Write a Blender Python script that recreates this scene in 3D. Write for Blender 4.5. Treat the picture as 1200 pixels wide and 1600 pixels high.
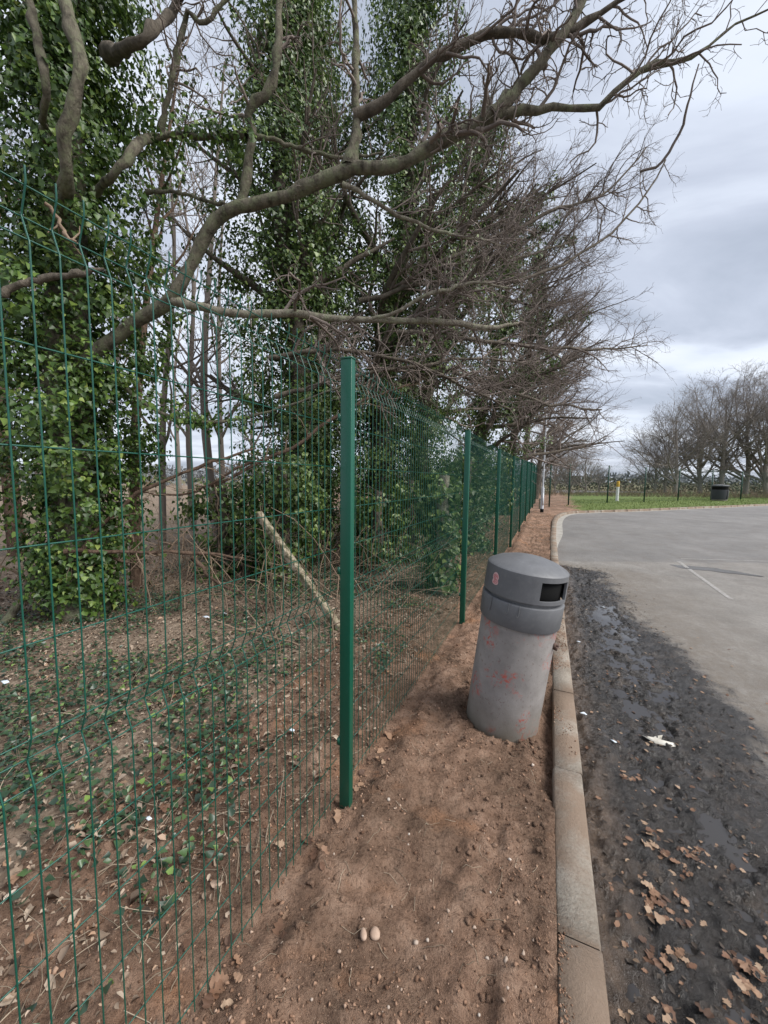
import bpy, math, random
import numpy as np
from mathutils import Matrix, Vector

random.seed(7)
RNG = np.random.default_rng(11)
S = bpy.context.scene
for o in list(bpy.data.objects):
    bpy.data.objects.remove(o, do_unlink=True)
COL = S.collection

# ------------------------------------------------------------------ camera
FPX, PITCH, ROLL, CAMH = 593.9, 0.0862, 0.0128, 1.7068
TH = 0.4162                                   # heading of fence and kerb, measured from +Y towards +X
CT, ST = math.cos(TH), math.sin(TH)
_R0 = Vector((1, 0, 0)); _U0 = Vector((0, math.sin(PITCH), math.cos(PITCH))); _F0 = Vector((0, math.cos(PITCH), -math.sin(PITCH)))
_XR = _R0 * math.cos(ROLL) + _U0 * math.sin(ROLL)
_UP = _U0 * math.cos(ROLL) - _R0 * math.sin(ROLL)
cam_d = bpy.data.cameras.new('camera'); cam = bpy.data.objects.new('camera', cam_d); COL.objects.link(cam)
m = Matrix((( _XR.x, _UP.x, -_F0.x, 0), (_XR.y, _UP.y, -_F0.y, 0), (_XR.z, _UP.z, -_F0.z, CAMH), (0, 0, 0, 1)))
cam.matrix_world = m
cam_d.sensor_fit = 'HORIZONTAL'; cam_d.sensor_width = 36; cam_d.lens = FPX / 1200 * 36
cam_d.clip_start = 0.05; cam_d.clip_end = 3000
S.camera = cam

# ------------------------------------------------------------------ sky, sun, exposure
SUN_EL, SUN_AZ = math.radians(46), math.radians(112)      # azimuth from +Y towards +X
W = bpy.data.worlds.new('World'); S.world = W; W.use_nodes = True
wt = W.node_tree; wt.nodes.clear()
def wn(t, **k):
    n = wt.nodes.new(t)
    for a, b in k.items(): setattr(n, a, b)
    return n
L = wt.links.new
out = wn('ShaderNodeOutputWorld')
sky = wn('ShaderNodeTexSky', sky_type='NISHITA', sun_disc=False, sun_elevation=SUN_EL, sun_rotation=SUN_AZ, dust_density=2.0)
bg1 = wn('ShaderNodeBackground'); bg1.inputs['Strength'].default_value = 0.1
L(sky.outputs[0], bg1.inputs[0])
tc = wn('ShaderNodeTexCoord'); sep = wn('ShaderNodeSeparateXYZ'); L(tc.outputs['Generated'], sep.inputs[0])
mx = wn('ShaderNodeMath', operation='MAXIMUM'); L(sep.outputs[2], mx.inputs[0]); mx.inputs[1].default_value = 0.0
ad = wn('ShaderNodeMath', operation='ADD'); L(mx.outputs[0], ad.inputs[0]); ad.inputs[1].default_value = 0.16
dx = wn('ShaderNodeMath', operation='DIVIDE'); L(sep.outputs[0], dx.inputs[0]); L(ad.outputs[0], dx.inputs[1])
dy = wn('ShaderNodeMath', operation='DIVIDE'); L(sep.outputs[1], dy.inputs[0]); L(ad.outputs[0], dy.inputs[1])
cb = wn('ShaderNodeCombineXYZ'); L(dx.outputs[0], cb.inputs[0]); L(dy.outputs[0], cb.inputs[1])
mp = wn('ShaderNodeMapping'); L(cb.outputs[0], mp.inputs[0]); mp.inputs['Rotation'].default_value = (0, 0, 0.5); mp.inputs['Scale'].default_value = (0.55, 1.0, 1); mp.inputs['Location'].default_value = (3.1, 1.7, 0)
n1 = wn('ShaderNodeTexNoise'); L(mp.outputs[0], n1.inputs['Vector']); n1.inputs['Scale'].default_value = 1.5; n1.inputs['Detail'].default_value = 7; n1.inputs['Roughness'].default_value = 0.5; n1.inputs['Distortion'].default_value = 0.35
r1 = wn('ShaderNodeValToRGB'); L(n1.outputs[0], r1.inputs[0])
r1.color_ramp.elements[0].position = 0.30; r1.color_ramp.elements[0].color = (0.36, 0.41, 0.50, 1)
r1.color_ramp.elements[1].position = 0.70; r1.color_ramp.elements[1].color = (0.86, 0.90, 0.97, 1)
e = r1.color_ramp.elements.new(0.47); e.color = (0.56, 0.61, 0.72, 1)
e = r1.color_ramp.elements.new(0.56); e.color = (0.74, 0.80, 0.91, 1)
bg2 = wn('ShaderNodeBackground'); L(r1.outputs[0], bg2.inputs[0]); bg2.inputs['Strength'].default_value = 0.58
ms = wn('ShaderNodeMixShader'); ms.inputs[0].default_value = 0.93
L(bg1.outputs[0], ms.inputs[1]); L(bg2.outputs[0], ms.inputs[2]); L(ms.outputs[0], out.inputs[0])

sl = bpy.data.lights.new('sun', 'SUN'); sl.energy = 2.4; sl.angle = math.radians(40); sl.color = (1.0, 0.97, 0.92)
so = bpy.data.objects.new('sun', sl); COL.objects.link(so)
sd = Vector((math.sin(SUN_AZ) * math.cos(SUN_EL), math.cos(SUN_AZ) * math.cos(SUN_EL), math.sin(SUN_EL)))
so.rotation_euler = sd.to_track_quat('Z', 'Y').to_euler(); so.location = (20, 5, 30)
S.view_settings.view_transform = 'Standard'; S.view_settings.look = 'None'; S.view_settings.exposure = 1.0; S.view_settings.gamma = 1
S.view_settings.use_curve_mapping = False

# ------------------------------------------------------------------ helpers: terrain and placing
def sstep(a, b, x):
    t = np.clip((np.asarray(x, float) - a) / (b - a), 0, 1); return t * t * (3 - 2 * t)
def g(x, y):
    return 0.40 * sstep(6, 27, np.asarray(x) * ST + np.asarray(y) * CT)
def tn(t, n):                                   # along / across the kerb line -> x, y
    return (t * ST + n * CT, t * CT - n * ST)
def ray(px, py):
    u0, v0 = px - 600, py - 800
    u = u0 * math.cos(ROLL) + v0 * math.sin(ROLL); v = -u0 * math.sin(ROLL) + v0 * math.cos(ROLL)
    return np.array([u / FPX, math.cos(PITCH) - v / FPX * math.sin(PITCH), -(math.sin(PITCH) + v / FPX * math.cos(PITCH))])
def at(px, py, Y):
    d = ray(px, py); return np.array([0, 0, CAMH]) + d * (Y / d[1])
def gp(px, py, off=0.0):
    d = ray(px, py); lo, hi = 0.3, 120.0
    for _ in range(60):
        mid = (lo + hi) / 2; p = d * (mid / d[1])
        if CAMH + p[2] > g(p[0], p[1]) + off: lo = mid
        else: hi = mid
    p = d * (lo / d[1]); return np.array([p[0], p[1], CAMH + p[2]])

def _hash(ix, iy, seed):
    h = (ix.astype(np.int64) * 374761393 + iy.astype(np.int64) * 668265263 + seed * 1442695041) & 0xFFFFFFFF
    h = ((h ^ (h >> 13)) * 1274126177) & 0xFFFFFFFF
    return ((h ^ (h >> 16)) & 0xFFFFFF) / float(0xFFFFFF)
def vnoise(x, y, seed=0):
    ix, iy = np.floor(x), np.floor(y); fx, fy = x - ix, y - iy
    fx = fx * fx * (3 - 2 * fx); fy = fy * fy * (3 - 2 * fy)
    a = _hash(ix, iy, seed); b = _hash(ix + 1, iy, seed); c = _hash(ix, iy + 1, seed); d = _hash(ix + 1, iy + 1, seed)
    return (a + (b - a) * fx) * (1 - fy) + (c + (d - c) * fx) * fy - 0.5
def fbm(x, y, octs=4, seed=0, gain=0.5):
    x = np.asarray(x, float); y = np.asarray(y, float); s = 0; a = 1; 
    for k in range(octs):
        c, sn = math.cos(.7 * k + .3), math.sin(.7 * k + .3)
        s = s + a * vnoise((x * c - y * sn) * 2 ** k + 17.3 * k, (x * sn + y * c) * 2 ** k + 5.1 * k, seed + k); a *= gain
    return s

# ------------------------------------------------------------------ helpers: objects
def mesh_np(name, V, F, smooth=False):
    """F: list of (n,k) int arrays (k = 3 or 4)"""
    me = bpy.data.meshes.new(name)
    V = np.ascontiguousarray(np.asarray(V, np.float32).reshape(-1, 3))
    if not isinstance(F, list): F = [F]
    F = [np.asarray(f, np.int32) for f in F if len(f)]
    me.vertices.add(len(V)); me.vertices.foreach_set('co', V.ravel())
    idx = np.concatenate([f.ravel() for f in F]); tot = np.concatenate([np.full(len(f), f.shape[1], np.int32) for f in F])
    start = np.concatenate([[0], np.cumsum(tot)[:-1]]).astype(np.int32)
    me.loops.add(len(idx)); me.loops.foreach_set('vertex_index', idx.astype(np.int32))
    me.polygons.add(len(tot)); me.polygons.foreach_set('loop_start', start); me.polygons.foreach_set('loop_total', tot)
    if smooth: me.polygons.foreach_set('use_smooth', np.ones(len(tot), bool))
    me.update(calc_edges=True); me.validate()
    return me
def link(name, me, mat=None, parent=None, loc=None):
    o = bpy.data.objects.new(name, me); COL.objects.link(o)
    if mat is not None and me is not None and not me.materials: me.materials.append(mat)
    if parent is not None: o.parent = parent
    if loc is not None: o.location = [float(v) for v in loc]
    return o
def tag(o, label=None, cat=None, group=None, kind=None):
    if label: o['label'] = label
    if cat: o['category'] = cat
    if group: o['group'] = group
    if kind: o['kind'] = kind
    return o
def empty(name, loc, label=None, cat=None, group=None):
    o = bpy.data.objects.new(name, None); COL.objects.link(o); o.location = [float(v) for v in loc]; o.empty_display_size = 0.1
    return tag(o, label, cat, group)
class MB:
    def __init__(s): s.V = []; s.F = {3: [], 4: []}; s.n = 0
    def add(s, V, F):
        V = np.asarray(V, float).reshape(-1, 3)
        for f in (F if isinstance(F, list) else [F]):
            f = np.asarray(f, int)
            if len(f): s.F[f.shape[1]].append(f + s.n)
        s.V.append(V); s.n += len(V); return s
    def box(s, c, size, rot=None):
        x, y, z = np.array(size) / 2.0
        V = np.array([[-x,-y,-z],[x,-y,-z],[x,y,-z],[-x,y,-z],[-x,-y,z],[x,-y,z],[x,y,z],[-x,y,z]])
        if rot is not None: V = V @ np.array(rot).T
        return s.add(V + np.array(c), np.array([[0,3,2,1],[4,5,6,7],[0,1,5,4],[1,2,6,5],[2,3,7,6],[3,0,4,7]]))
    def tubes(s, P, R, n=6, cap=True):
        V, F = tubes(P, R, n, cap); return s.add(V, F)
    def mesh(s, name, smooth=False):
        return mesh_np(name, np.concatenate(s.V), [np.concatenate(f) for f in s.F.values() if f], smooth)
def tubes(P, R, n=5, cap=False):
    """P (N,K,3), R (N,K) -> quads"""
    P = np.asarray(P, float); R = np.asarray(R, float)
    if P.ndim == 2: P = P[None]; R = R[None]
    N, K, _ = P.shape
    T = np.gradient(P, axis=1); T /= np.linalg.norm(T, axis=2, keepdims=True) + 1e-9
    ref = np.zeros((N, 1, 3)); d = P[:, -1] - P[:, 0]; d /= np.linalg.norm(d, axis=1, keepdims=True) + 1e-9
    ax = np.argmin(np.abs(d), axis=1); ref[np.arange(N), 0, ax] = 1
    A = np.cross(T, np.broadcast_to(ref, T.shape)); A /= np.linalg.norm(A, axis=2, keepdims=True) + 1e-9
    B = np.cross(T, A)
    ang = np.arange(n) * 2 * math.pi / n
    V = P[:, :, None] + R[:, :, None, None] * (A[:, :, None] * np.cos(ang)[None, None, :, None] + B[:, :, None] * np.sin(ang)[None, None, :, None])
    base = (np.arange(N) * K * n)[:, None, None] + (np.arange(K - 1) * n)[None, :, None]
    i = np.arange(n)[None, None]; j = (np.arange(n) + 1)[None, None] % n
    F = np.stack([base + i, base + j, base + n + j, base + n + i], -1).reshape(-1, 4)
    Fs = [F]
    V = V.reshape(-1, 3)
    if cap:
        c0 = len(V); V = np.concatenate([V, P[:, 0], P[:, -1]])
        b0 = (np.arange(N) * K * n)[:, None]; k = np.arange(n)[None]; k2 = (np.arange(n) + 1)[None] % n
        t0 = np.stack([b0 + k2, b0 + k, np.broadcast_to(c0 + np.arange(N)[:, None], (N, n))], -1).reshape(-1, 3)
        b1 = b0 + (K - 1) * n
        t1 = np.stack([b1 + k, b1 + k2, np.broadcast_to(c0 + N + np.arange(N)[:, None], (N, n))], -1).reshape(-1, 3)
        Fs.append(np.concatenate([t0, t1]))
    return V, Fs
def lathe(prof, n=48, skip=None):
    prof = np.asarray(prof, float); K = len(prof); a = np.arange(n) * 2 * math.pi / n
    V = np.stack([prof[:, None, 0] * np.cos(a), prof[:, None, 0] * np.sin(a), np.broadcast_to(prof[:, None, 1], (K, n))], -1).reshape(-1, 3)
    F = []
    for k in range(K - 1):
        for i in range(n):
            if skip and skip(k, i): continue
            j = (i + 1) % n; F.append((k * n + i, k * n + j, (k + 1) * n + j, (k + 1) * n + i))
    return V, np.array(F)
def bevel(o, w, seg=2):
    md = o.modifiers.new('bevel', 'BEVEL'); md.width = w; md.segments = seg; md.limit_method = 'ANGLE'; return o
def resample(pts, K):
    pts = np.asarray(pts, float)
    # Catmull-Rom through points then even spacing
    P = np.vstack([2 * pts[0] - pts[1], pts, 2 * pts[-1] - pts[-2]]); o = []
    for i in range(1, len(P) - 2):
        for t in np.linspace(0, 1, 12, endpoint=False):
            a, b, c, d = P[i-1], P[i], P[i+1], P[i+2]
            o.append(.5 * (2*b + (c-a)*t + (2*a-5*b+4*c-d)*t*t + (-a+3*b-3*c+d)*t**3))
    o.append(pts[-1]); o = np.array(o)
    s = np.concatenate([[0], np.cumsum(np.linalg.norm(np.diff(o[:, :3], axis=0), axis=1))])
    q = np.linspace(0, s[-1], K); return np.stack([np.interp(q, s, o[:, k]) for k in range(o.shape[1])], 1)

# ------------------------------------------------------------------ helpers: materials
class Mat:
    def __init__(s, name, rough=0.8, spec=0.3):
        s.m = bpy.data.materials.new(name); s.m.use_nodes = True; s.t = s.m.node_tree
        s.b = s.t.nodes['Principled BSDF']; s.b.inputs['Roughness'].default_value = rough; s.b.inputs['Specular IOR Level'].default_value = spec
        s.co = s.t.nodes.new('ShaderNodeTexCoord').outputs['Object']; s.geo = None
    def n(s, t, **k):
        n = s.t.nodes.new(t)
        for a, b in k.items(): setattr(n, a, b)
        return n
    def l(s, a, b): s.t.links.new(a, b)
    def world(s):
        if not s.geo: s.geo = s.n('ShaderNodeNewGeometry')
        return s.geo.outputs['Position']
    def noise(s, scale, detail=5, rough=0.55, dist=0.0, co=None, stretch=None):
        n = s.n('ShaderNodeTexNoise'); n.inputs['Scale'].default_value = scale; n.inputs['Detail'].default_value = detail; n.inputs['Roughness'].default_value = rough; n.inputs['Distortion'].default_value = dist
        c = co or s.co
        if stretch:
            mp = s.n('ShaderNodeMapping'); mp.inputs['Scale'].default_value = stretch; s.l(c, mp.inputs[0]); c = mp.outputs[0]
        s.l(c, n.inputs['Vector']); return n.outputs['Fac']
    def ramp(s, fac, stops):
        r = s.n('ShaderNodeValToRGB'); s.l(fac, r.inputs[0]); el = r.color_ramp.elements
        def c4(c): return (c, c, c, 1) if isinstance(c, (int, float)) else (*c, 1)
        el[0].position, el[0].color = stops[0][0], c4(stops[0][1]); el[1].position, el[1].color = stops[-1][0], c4(stops[-1][1])
        for p, c in stops[1:-1]: e = el.new(p); e.color = c4(c)
        return r.outputs[0]
    def mix(s, f, a, b, mode='MIX'):
        n = s.n('ShaderNodeMix', data_type='RGBA', blend_type=mode)
        for v, i in ((f, 0), (a, 6), (b, 7)):
            if hasattr(v, 'is_linked'): s.l(v, n.inputs[i])
            elif i == 0: n.inputs[0].default_value = v
            else: n.inputs[i].default_value = (*v, 1)
        return n.outputs[2]
    def math(s, op, a, b=None, clamp=False):
        n = s.n('ShaderNodeMath', operation=op, use_clamp=clamp)
        for v, i in ((a, 0), (b, 1)):
            if v is None: continue
            if hasattr(v, 'is_linked'): s.l(v, n.inputs[i])
            else: n.inputs[i].default_value = v
        return n.outputs[0]
    def rand(s):
        if not s.geo: s.geo = s.n('ShaderNodeNewGeometry')
        return s.geo.outputs['Random Per Island']
    def objrand(s): return s.n('ShaderNodeObjectInfo').outputs['Random']
    def col(s, c):
        if hasattr(c, 'is_linked'): s.l(c, s.b.inputs['Base Color'])
        else: s.b.inputs['Base Color'].default_value = (*c, 1)
        return s
    def rough(s, r): s.l(r, s.b.inputs['Roughness']); return s
    def bump(s, h, strength=0.5, dist=0.01):
        b = s.n('ShaderNodeBump'); b.inputs['Strength'].default_value = strength; b.inputs['Distance'].default_value = dist
        s.l(h, b.inputs['Height']); s.l(b.outputs[0], s.b.inputs['Normal']); return s
    def dot(s, v):
        n = s.n('ShaderNodeVectorMath', operation='DOT_PRODUCT'); s.l(s.world(), n.inputs[0]); n.inputs[1].default_value = v; return n.outputs['Value']
    def fine(s): return s.m

def leafmat(name, stops, rough=0.35, spec=0.5, trans=0.0):
    M = Mat(name, rough, spec); M.col(M.ramp(M.rand(), stops))
    if trans:
        out = [n for n in M.t.nodes if n.type == 'OUTPUT_MATERIAL'][0]
        tr = M.n('ShaderNodeBsdfTranslucent'); mxs = M.n('ShaderNodeMixShader'); mxs.inputs[0].default_value = trans
        c = M.ramp(M.rand(), stops); M.l(c, tr.inputs[0]); M.l(M.b.outputs[0], mxs.inputs[1]); M.l(tr.outputs[0], mxs.inputs[2]); M.l(mxs.outputs[0], out.inputs[0])
    return M.m
def barkmat(name, dark, light, lichen=None, scale=14, lich=0.6):
    M = Mat(name, 0.9, 0.15)
    a = M.noise(scale, 6, 0.6, 0.2, co=M.world(), stretch=(1, 1, .45)); c = M.ramp(a, [(.32, dark), (.68, light)])
    if lichen:
        l = M.ramp(M.noise(scale * .55, 5, 0.65, co=M.world()), [(lich - .06, 0.0), (lich + .08, 0.85)]); c = M.mix(l, c, lichen)
    M.col(c); M.bump(M.noise(scale * 3.2, 6, 0.68, .3, co=M.world(), stretch=(1, 1, .5)), 0.9, 0.03); return M.m

IVY = leafmat('ivy_leaf', [(0, (.028, .058, .014)), (.45, (.055, .105, .022)), (.8, (.105, .175, .034)), (.95, (.17, .25, .05)), (1, (.28, .34, .09))], .40, .4, .22)
IVY_FAR = leafmat('ivy_leaf_dark', [(0, (.034, .064, .018)), (.6, (.072, .122, .029)), (.92, (.14, .205, .047)), (1, (.24, .30, .09))], .38, .45, .25)
IVY_GROUND = leafmat('ivy_ground_leaf', [(0, (.018, .036, .022)), (.6, (.034, .066, .034)), (.94, (.075, .125, .045)), (1, (.17, .26, .06))], .35, .5)
LITTER = leafmat('leaf_litter', [(0, (.075, .054, .04)), (.3, (.18, .13, .095)), (.6, (.29, .22, .165)), (.88, (.41, .33, .255)), (.95, (.34, .19, .11)), (1, (.5, .43, .36))], .8, .2)
OAKLEAF = Mat('fallen_oak_leaf', .65, .3)
OAKLEAF.col(OAKLEAF.mix(OAKLEAF.ramp(OAKLEAF.noise(30, 4), [(.3, 0.0), (.75, .5)]), OAKLEAF.ramp(OAKLEAF.objrand(), [(0, (.06, .038, .028)), (.3, (.15, .080, .050)), (.65, (.27, .165, .105)), (1, (.38, .275, .19))]), (.14, .07, .04))); OAKLEAF = OAKLEAF.m
BARK_LIMB = barkmat('limb_bark', (.055, .048, .036), (.21, .187, .142), (.185, .195, .12), 17, .53)
BARK_DARK = barkmat('dark_bark', (.06, .05, .04), (.17, .145, .115), None, 12)
BARK_RED = barkmat('reddish_bark', (.065, .042, .03), (.19, .13, .095), None, 12)
BARK_PALE = barkmat('pale_lichen_bark', (.13, .11, .085), (.33, .30, .24), (.29, .30, .20), 18, .56)
TWIG = barkmat('twig_bark', (.13, .105, .092), (.26, .215, .19), None, 3)
TWIG_TAN = barkmat('tan_twig_bark', (.14, .10, .07), (.29, .215, .155), None, 3)
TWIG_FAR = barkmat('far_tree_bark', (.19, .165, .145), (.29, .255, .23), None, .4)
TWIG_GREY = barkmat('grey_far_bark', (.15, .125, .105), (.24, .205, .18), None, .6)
SCRUB = barkmat('scrub_stems', (.10, .065, .045), (.23, .165, .115), (.10, .12, .06), .7, .55)
STRAW = leafmat('dead_stem', [(0, (.12, .09, .065)), (.6, (.25, .195, .14)), (1, (.44, .36, .27))], .8, .2)

def soil_nodes(M, co):
    big = M.noise(1.6, 5, .55, .3, co); mid = M.noise(9, 6, .6, .2, co); fin = M.noise(70, 5, .65, 0, co); gr = M.noise(260, 3, .6, 0, co)
    c = M.ramp(mid, [(.28, (.145, .088, .060)), (.5, (.27, .17, .118)), (.72, (.40, .27, .195))])
    c = M.mix(M.ramp(big, [(.45, 0.0), (.58, .85)]), c, M.ramp(fin, [(.3, (.095, .060, .042)), (.7, (.20, .13, .09))]))
    c = M.mix(M.ramp(M.noise(2.3, 4, .5, .2, co, (1, 1.4, 1)), [(.56, 0.0), (.72, .6)]), c, (.40, .20, .105))
    c = M.mix(M.ramp(fin, [(.35, .55), (.5, 0.0)]), c, (.08, .045, .03))
    c = M.mix(M.ramp(gr, [(.62, 0.0), (.70, .7)]), c, (.42, .31, .235))
    h = M.math('ADD', M.math('MULTIPLY', fin, 1.0), M.math('MULTIPLY', gr, .5))
    return c, h
Msoil = Mat('bare_soil', .93, .15); c, h = soil_nodes(Msoil, Msoil.world()); Msoil.col(c); Msoil.bump(h, 1.0, .02); SOIL = Msoil.m
Mcl = Mat('soil_crumbs', .9, .15); Mcl.col(Mcl.ramp(Mcl.rand(), [(0, (.11, .062, .04)), (.5, (.23, .138, .092)), (.9, (.34, .215, .148)), (.99, (.42, .31, .24)), (1, (.55, .48, .42))])); CRUMB = Mcl.m

Mw = Mat('woodland_floor', .92, .15); wc = Mw.world()
c = Mw.ramp(Mw.noise(22, 6, .7, .4, wc), [(.28, (.085, .062, .046)), (.5, (.22, .165, .122)), (.72, (.38, .305, .235))])
c = Mw.mix(Mw.ramp(Mw.noise(1.1, 5, .6, .3, wc), [(.52, 0.0), (.68, .6)]), c, (.05, .065, .028))
sc, sh = soil_nodes(Mw, wc)
nd = Mw.math('ADD', Mw.dot((CT, -ST, 0)), Mw.math('MULTIPLY', Mw.math('SUBTRACT', Mw.noise(1.5, 4, .6, 0, wc), .5), 1.2))
mr = Mw.n('ShaderNodeMapRange'); Mw.l(nd, mr.inputs[0]); mr.inputs[1].default_value = -2.0; mr.inputs[2].default_value = -1.5
c = Mw.mix(mr.outputs[0], c, Mw.mix(.8, sc, (.62, .66, .70), 'MULTIPLY'))
Mw.col(c); Mw.bump(Mw.noise(60, 5, .7, 0, wc), .8, .02); WOODFLOOR = Mw.m

Mg = Mat('field_grass', .9, .15); c = Mg.ramp(Mg.noise(.12, 6, .6, 0, Mg.world()), [(.35, (.085, .10, .045)), (.5, (.13, .12, .065)), (.65, (.16, .12, .08))]); Mg.col(c); FIELD = Mg.m
Mv = Mat('verge_turf', .9, .2); vc = Mv.world()
c = Mv.ramp(Mv.noise(4, 6, .7, 0, vc), [(.3, (.085, .12, .035)), (.55, (.135, .175, .05)), (.75, (.20, .21, .085))])
c = Mv.mix(Mv.ramp(Mv.noise(40, 4, .7, 0, vc), [(.4, 0.0), (.7, .4)]), c, (.06, .10, .025))
sc, sh = soil_nodes(Mv, vc)
nd = Mv.math('ADD', Mv.dot((CT, -ST, 0)), Mv.math('MULTIPLY', Mv.math('SUBTRACT', Mv.noise(.9, 5, .65, 0, vc), .5), 2.6))
mr = Mv.n('ShaderNodeMapRange'); Mv.l(nd, mr.inputs[0]); mr.inputs[1].default_value = 0.9; mr.inputs[2].default_value = 1.5
c = Mv.mix(mr.outputs[0], sc, c); Mv.col(c); Mv.bump(Mv.noise(60, 4, .7, 0, vc), .6, .02); TURF = Mv.m
GRASS = leafmat('verge_grass', [(0, (.075, .12, .03)), (.6, (.14, .195, .05)), (1, (.26, .27, .11))], .6, .3, .2)

# kerb concrete
Mk = Mat('kerb_concrete', .88, .2); kc = Mk.world()
c = Mk.ramp(Mk.noise(5, 6, .6, .2, kc), [(.3, (.22, .19, .155)), (.6, (.33, .295, .25)), (.8, (.40, .37, .33))])
c = Mk.mix(Mk.ramp(Mk.noise(80, 4, .7, 0, kc), [(.38, .5), (.55, 0.0)]), c, (.17, .13, .10))
c = Mk.mix(Mk.ramp(Mk.noise(2.6, 6, .65, .5, kc), [(.40, 0.0), (.54, .85)]), c, (.22, .158, .115))
Mk.col(c); Mk.bump(Mk.noise(70, 6, .75, 0, kc), .8, .012); KERB = Mk.m

# asphalt with wet mud by the kerb
Mr = Mat('asphalt', .85, .5); rc = Mr.world()
nco = Mr.dot((CT, -ST, 0)); tco = Mr.dot((ST, CT, 0))
wob = Mr.math('MULTIPLY', Mr.math('SUBTRACT', Mr.noise(.9, 6, .62, .3, rc), .5), 1.5)
base = Mr.ramp(Mr.noise(1.4, 9, .74, .2, rc), [(.3, (.185, .170, .154)), (.5, (.25, .232, .212)), (.72, (.32, .30, .275))])
base = Mr.mix(Mr.ramp(Mr.noise(34, 6, .85, 0, rc), [(.36, .55), (.52, 0.0)]), base, (.12, .11, .10))
base = Mr.mix(Mr.ramp(Mr.noise(50, 5, .85, 0, rc), [(.56, 0.0), (.66, .4)]), base, (.36, .34, .31))
base = Mr.mix(Mr.ramp(Mr.noise(220, 3, .6, 0, rc), [(.35, .45), (.6, 0.0)]), base, (.10, .095, .09))
base = Mr.mix(Mr.ramp(Mr.noise(300, 2, .5, 0, rc), [(.62, 0.0), (.72, .5)]), base, (.36, .34, .32))
# newer darker surfacing beyond a cross joint
far = Mr.n('ShaderNodeMapRange'); Mr.l(Mr.math('ADD', Mr.math('ADD', tco, Mr.math('MULTIPLY', nco, -.42)), Mr.math('MULTIPLY', wob, .05)), far.inputs[0]); far.inputs[1].default_value = 9.1; far.inputs[2].default_value = 9.25
base = Mr.mix(far.outputs[0], base, Mr.ramp(Mr.noise(.7, 9, .72, .3, rc), [(.3, (.13, .124, .12)), (.6, (.195, .186, .178)), (.8, (.25, .24, .228))]))
# brownish tracked dirt band
tr = Mr.ramp(Mr.math('ADD', nco, Mr.math('MULTIPLY', wob, .8)), [(0.0, 0.0), (1.0, 0.0)])
dirt = Mr.ramp(Mr.noise(3.2, 8, .78, .4, rc, (1, .7, 1)), [(.48, 0.0), (.72, .5)])
base = Mr.mix(Mr.ramp(Mr.noise(.8, 10, .8, .4, rc), [(.50, 0.0), (.64, .55)]), base, (.115, .106, .098))
base = Mr.mix(dirt, base, (.13, .108, .09))
mudw = Mr.n('ShaderNodeMapRange'); mudw.interpolation_type = 'SMOOTHSTEP'
lim = Mr.n('ShaderNodeMapRange'); Mr.l(tco, lim.inputs[0]); lim.inputs[1].default_value = 2.0; lim.inputs[2].default_value = 9.4; lim.inputs[3].default_value = 1.62; lim.inputs[4].default_value = .85
endm = Mr.n('ShaderNodeMapRange'); Mr.l(Mr.math('ADD', tco, wob), endm.inputs[0]); endm.inputs[1].default_value = 8.6; endm.inputs[2].default_value = 9.6; endm.inputs[3].default_value = 0; endm.inputs[4].default_value = 2.0
dd = Mr.math('ADD', Mr.math('SUBTRACT', Mr.math('ADD', nco, Mr.math('ADD', Mr.math('MULTIPLY', wob, .8), Mr.math('MULTIPLY', Mr.math('SUBTRACT', Mr.noise(5.5, 8, .75, .3, rc), .5), .95))), lim.outputs[0]), endm.outputs[0])
Mr.l(dd, mudw.inputs[0]); mudw.inputs[1].default_value = -.22; mudw.inputs[2].default_value = .12; mudw.inputs[3].default_value = 1; mudw.inputs[4].default_value = 0
mud = mudw.outputs[0]
fineb = Mr.noise(38, 6, .7, .4, rc)
mudc = Mr.ramp(Mr.noise(6, 6, .65, .4, rc), [(.3, (.018, .016, .015)), (.55, (.036, .031, .028)), (.8, (.10, .076, .058))])
edge = Mr.n('ShaderNodeMapRange'); Mr.l(Mr.math('ADD', nco, Mr.math('MULTIPLY', wob, .22)), edge.inputs[0]); edge.inputs[1].default_value = .26; edge.inputs[2].default_value = .42; edge.inputs[3].default_value = 1; edge.inputs[4].default_value = 0
mudc = Mr.mix(Mr.math('MULTIPLY', edge.outputs[0], .85), mudc, Mr.ramp(Mr.noise(14, 5, .6, 0, rc), [(.3, (.065, .048, .037)), (.7, (.15, .105, .075))]))
drym = Mr.n('ShaderNodeMapRange'); Mr.l(dd, drym.inputs[0]); drym.inputs[1].default_value = .05; drym.inputs[2].default_value = 1.5; drym.inputs[3].default_value = 1.0; drym.inputs[4].default_value = 0
base = Mr.mix(Mr.math('MULTIPLY', drym.outputs[0], Mr.ramp(Mr.noise(9, 8, .8, .3, rc), [(.34, .15), (.6, 1.0)])), base, (.15, .126, .102))
Mr.col(Mr.mix(mud, base, mudc))
wet = Mr.ramp(Mr.noise(2.6, 5, .6, .3, rc), [(.38, .05), (.52, .14), (.68, .32)])
Mr.rough(Mr.mix(mud, (.86, .86, .86), wet))
hh = Mr.math('ADD', Mr.math('MULTIPLY', fineb, Mr.math('ADD', Mr.math('MULTIPLY', mud, 1.0), .06)), Mr.math('MULTIPLY', Mr.noise(230, 3, .6, 0, rc), .22))
Mr.bump(hh, 1.0, .02); ASPHALT = Mr.m

Mp = Mat('worn_white_paint', .8, .3); Mp.col(Mp.ramp(Mp.noise(26, 6, .75, 0, Mp.world()), [(.40, (.22, .205, .19)), (.70, (.42, .41, .395))])); PAINT = Mp.m
PUD2 = Mat('muddy_water', .09, .5).col((.035, .031, .029)).m
PUD = Mat('puddle_water', .10, .6).col((.20, .20, .205)).m  # pale base colour stands in for sky reflected on the water

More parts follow.
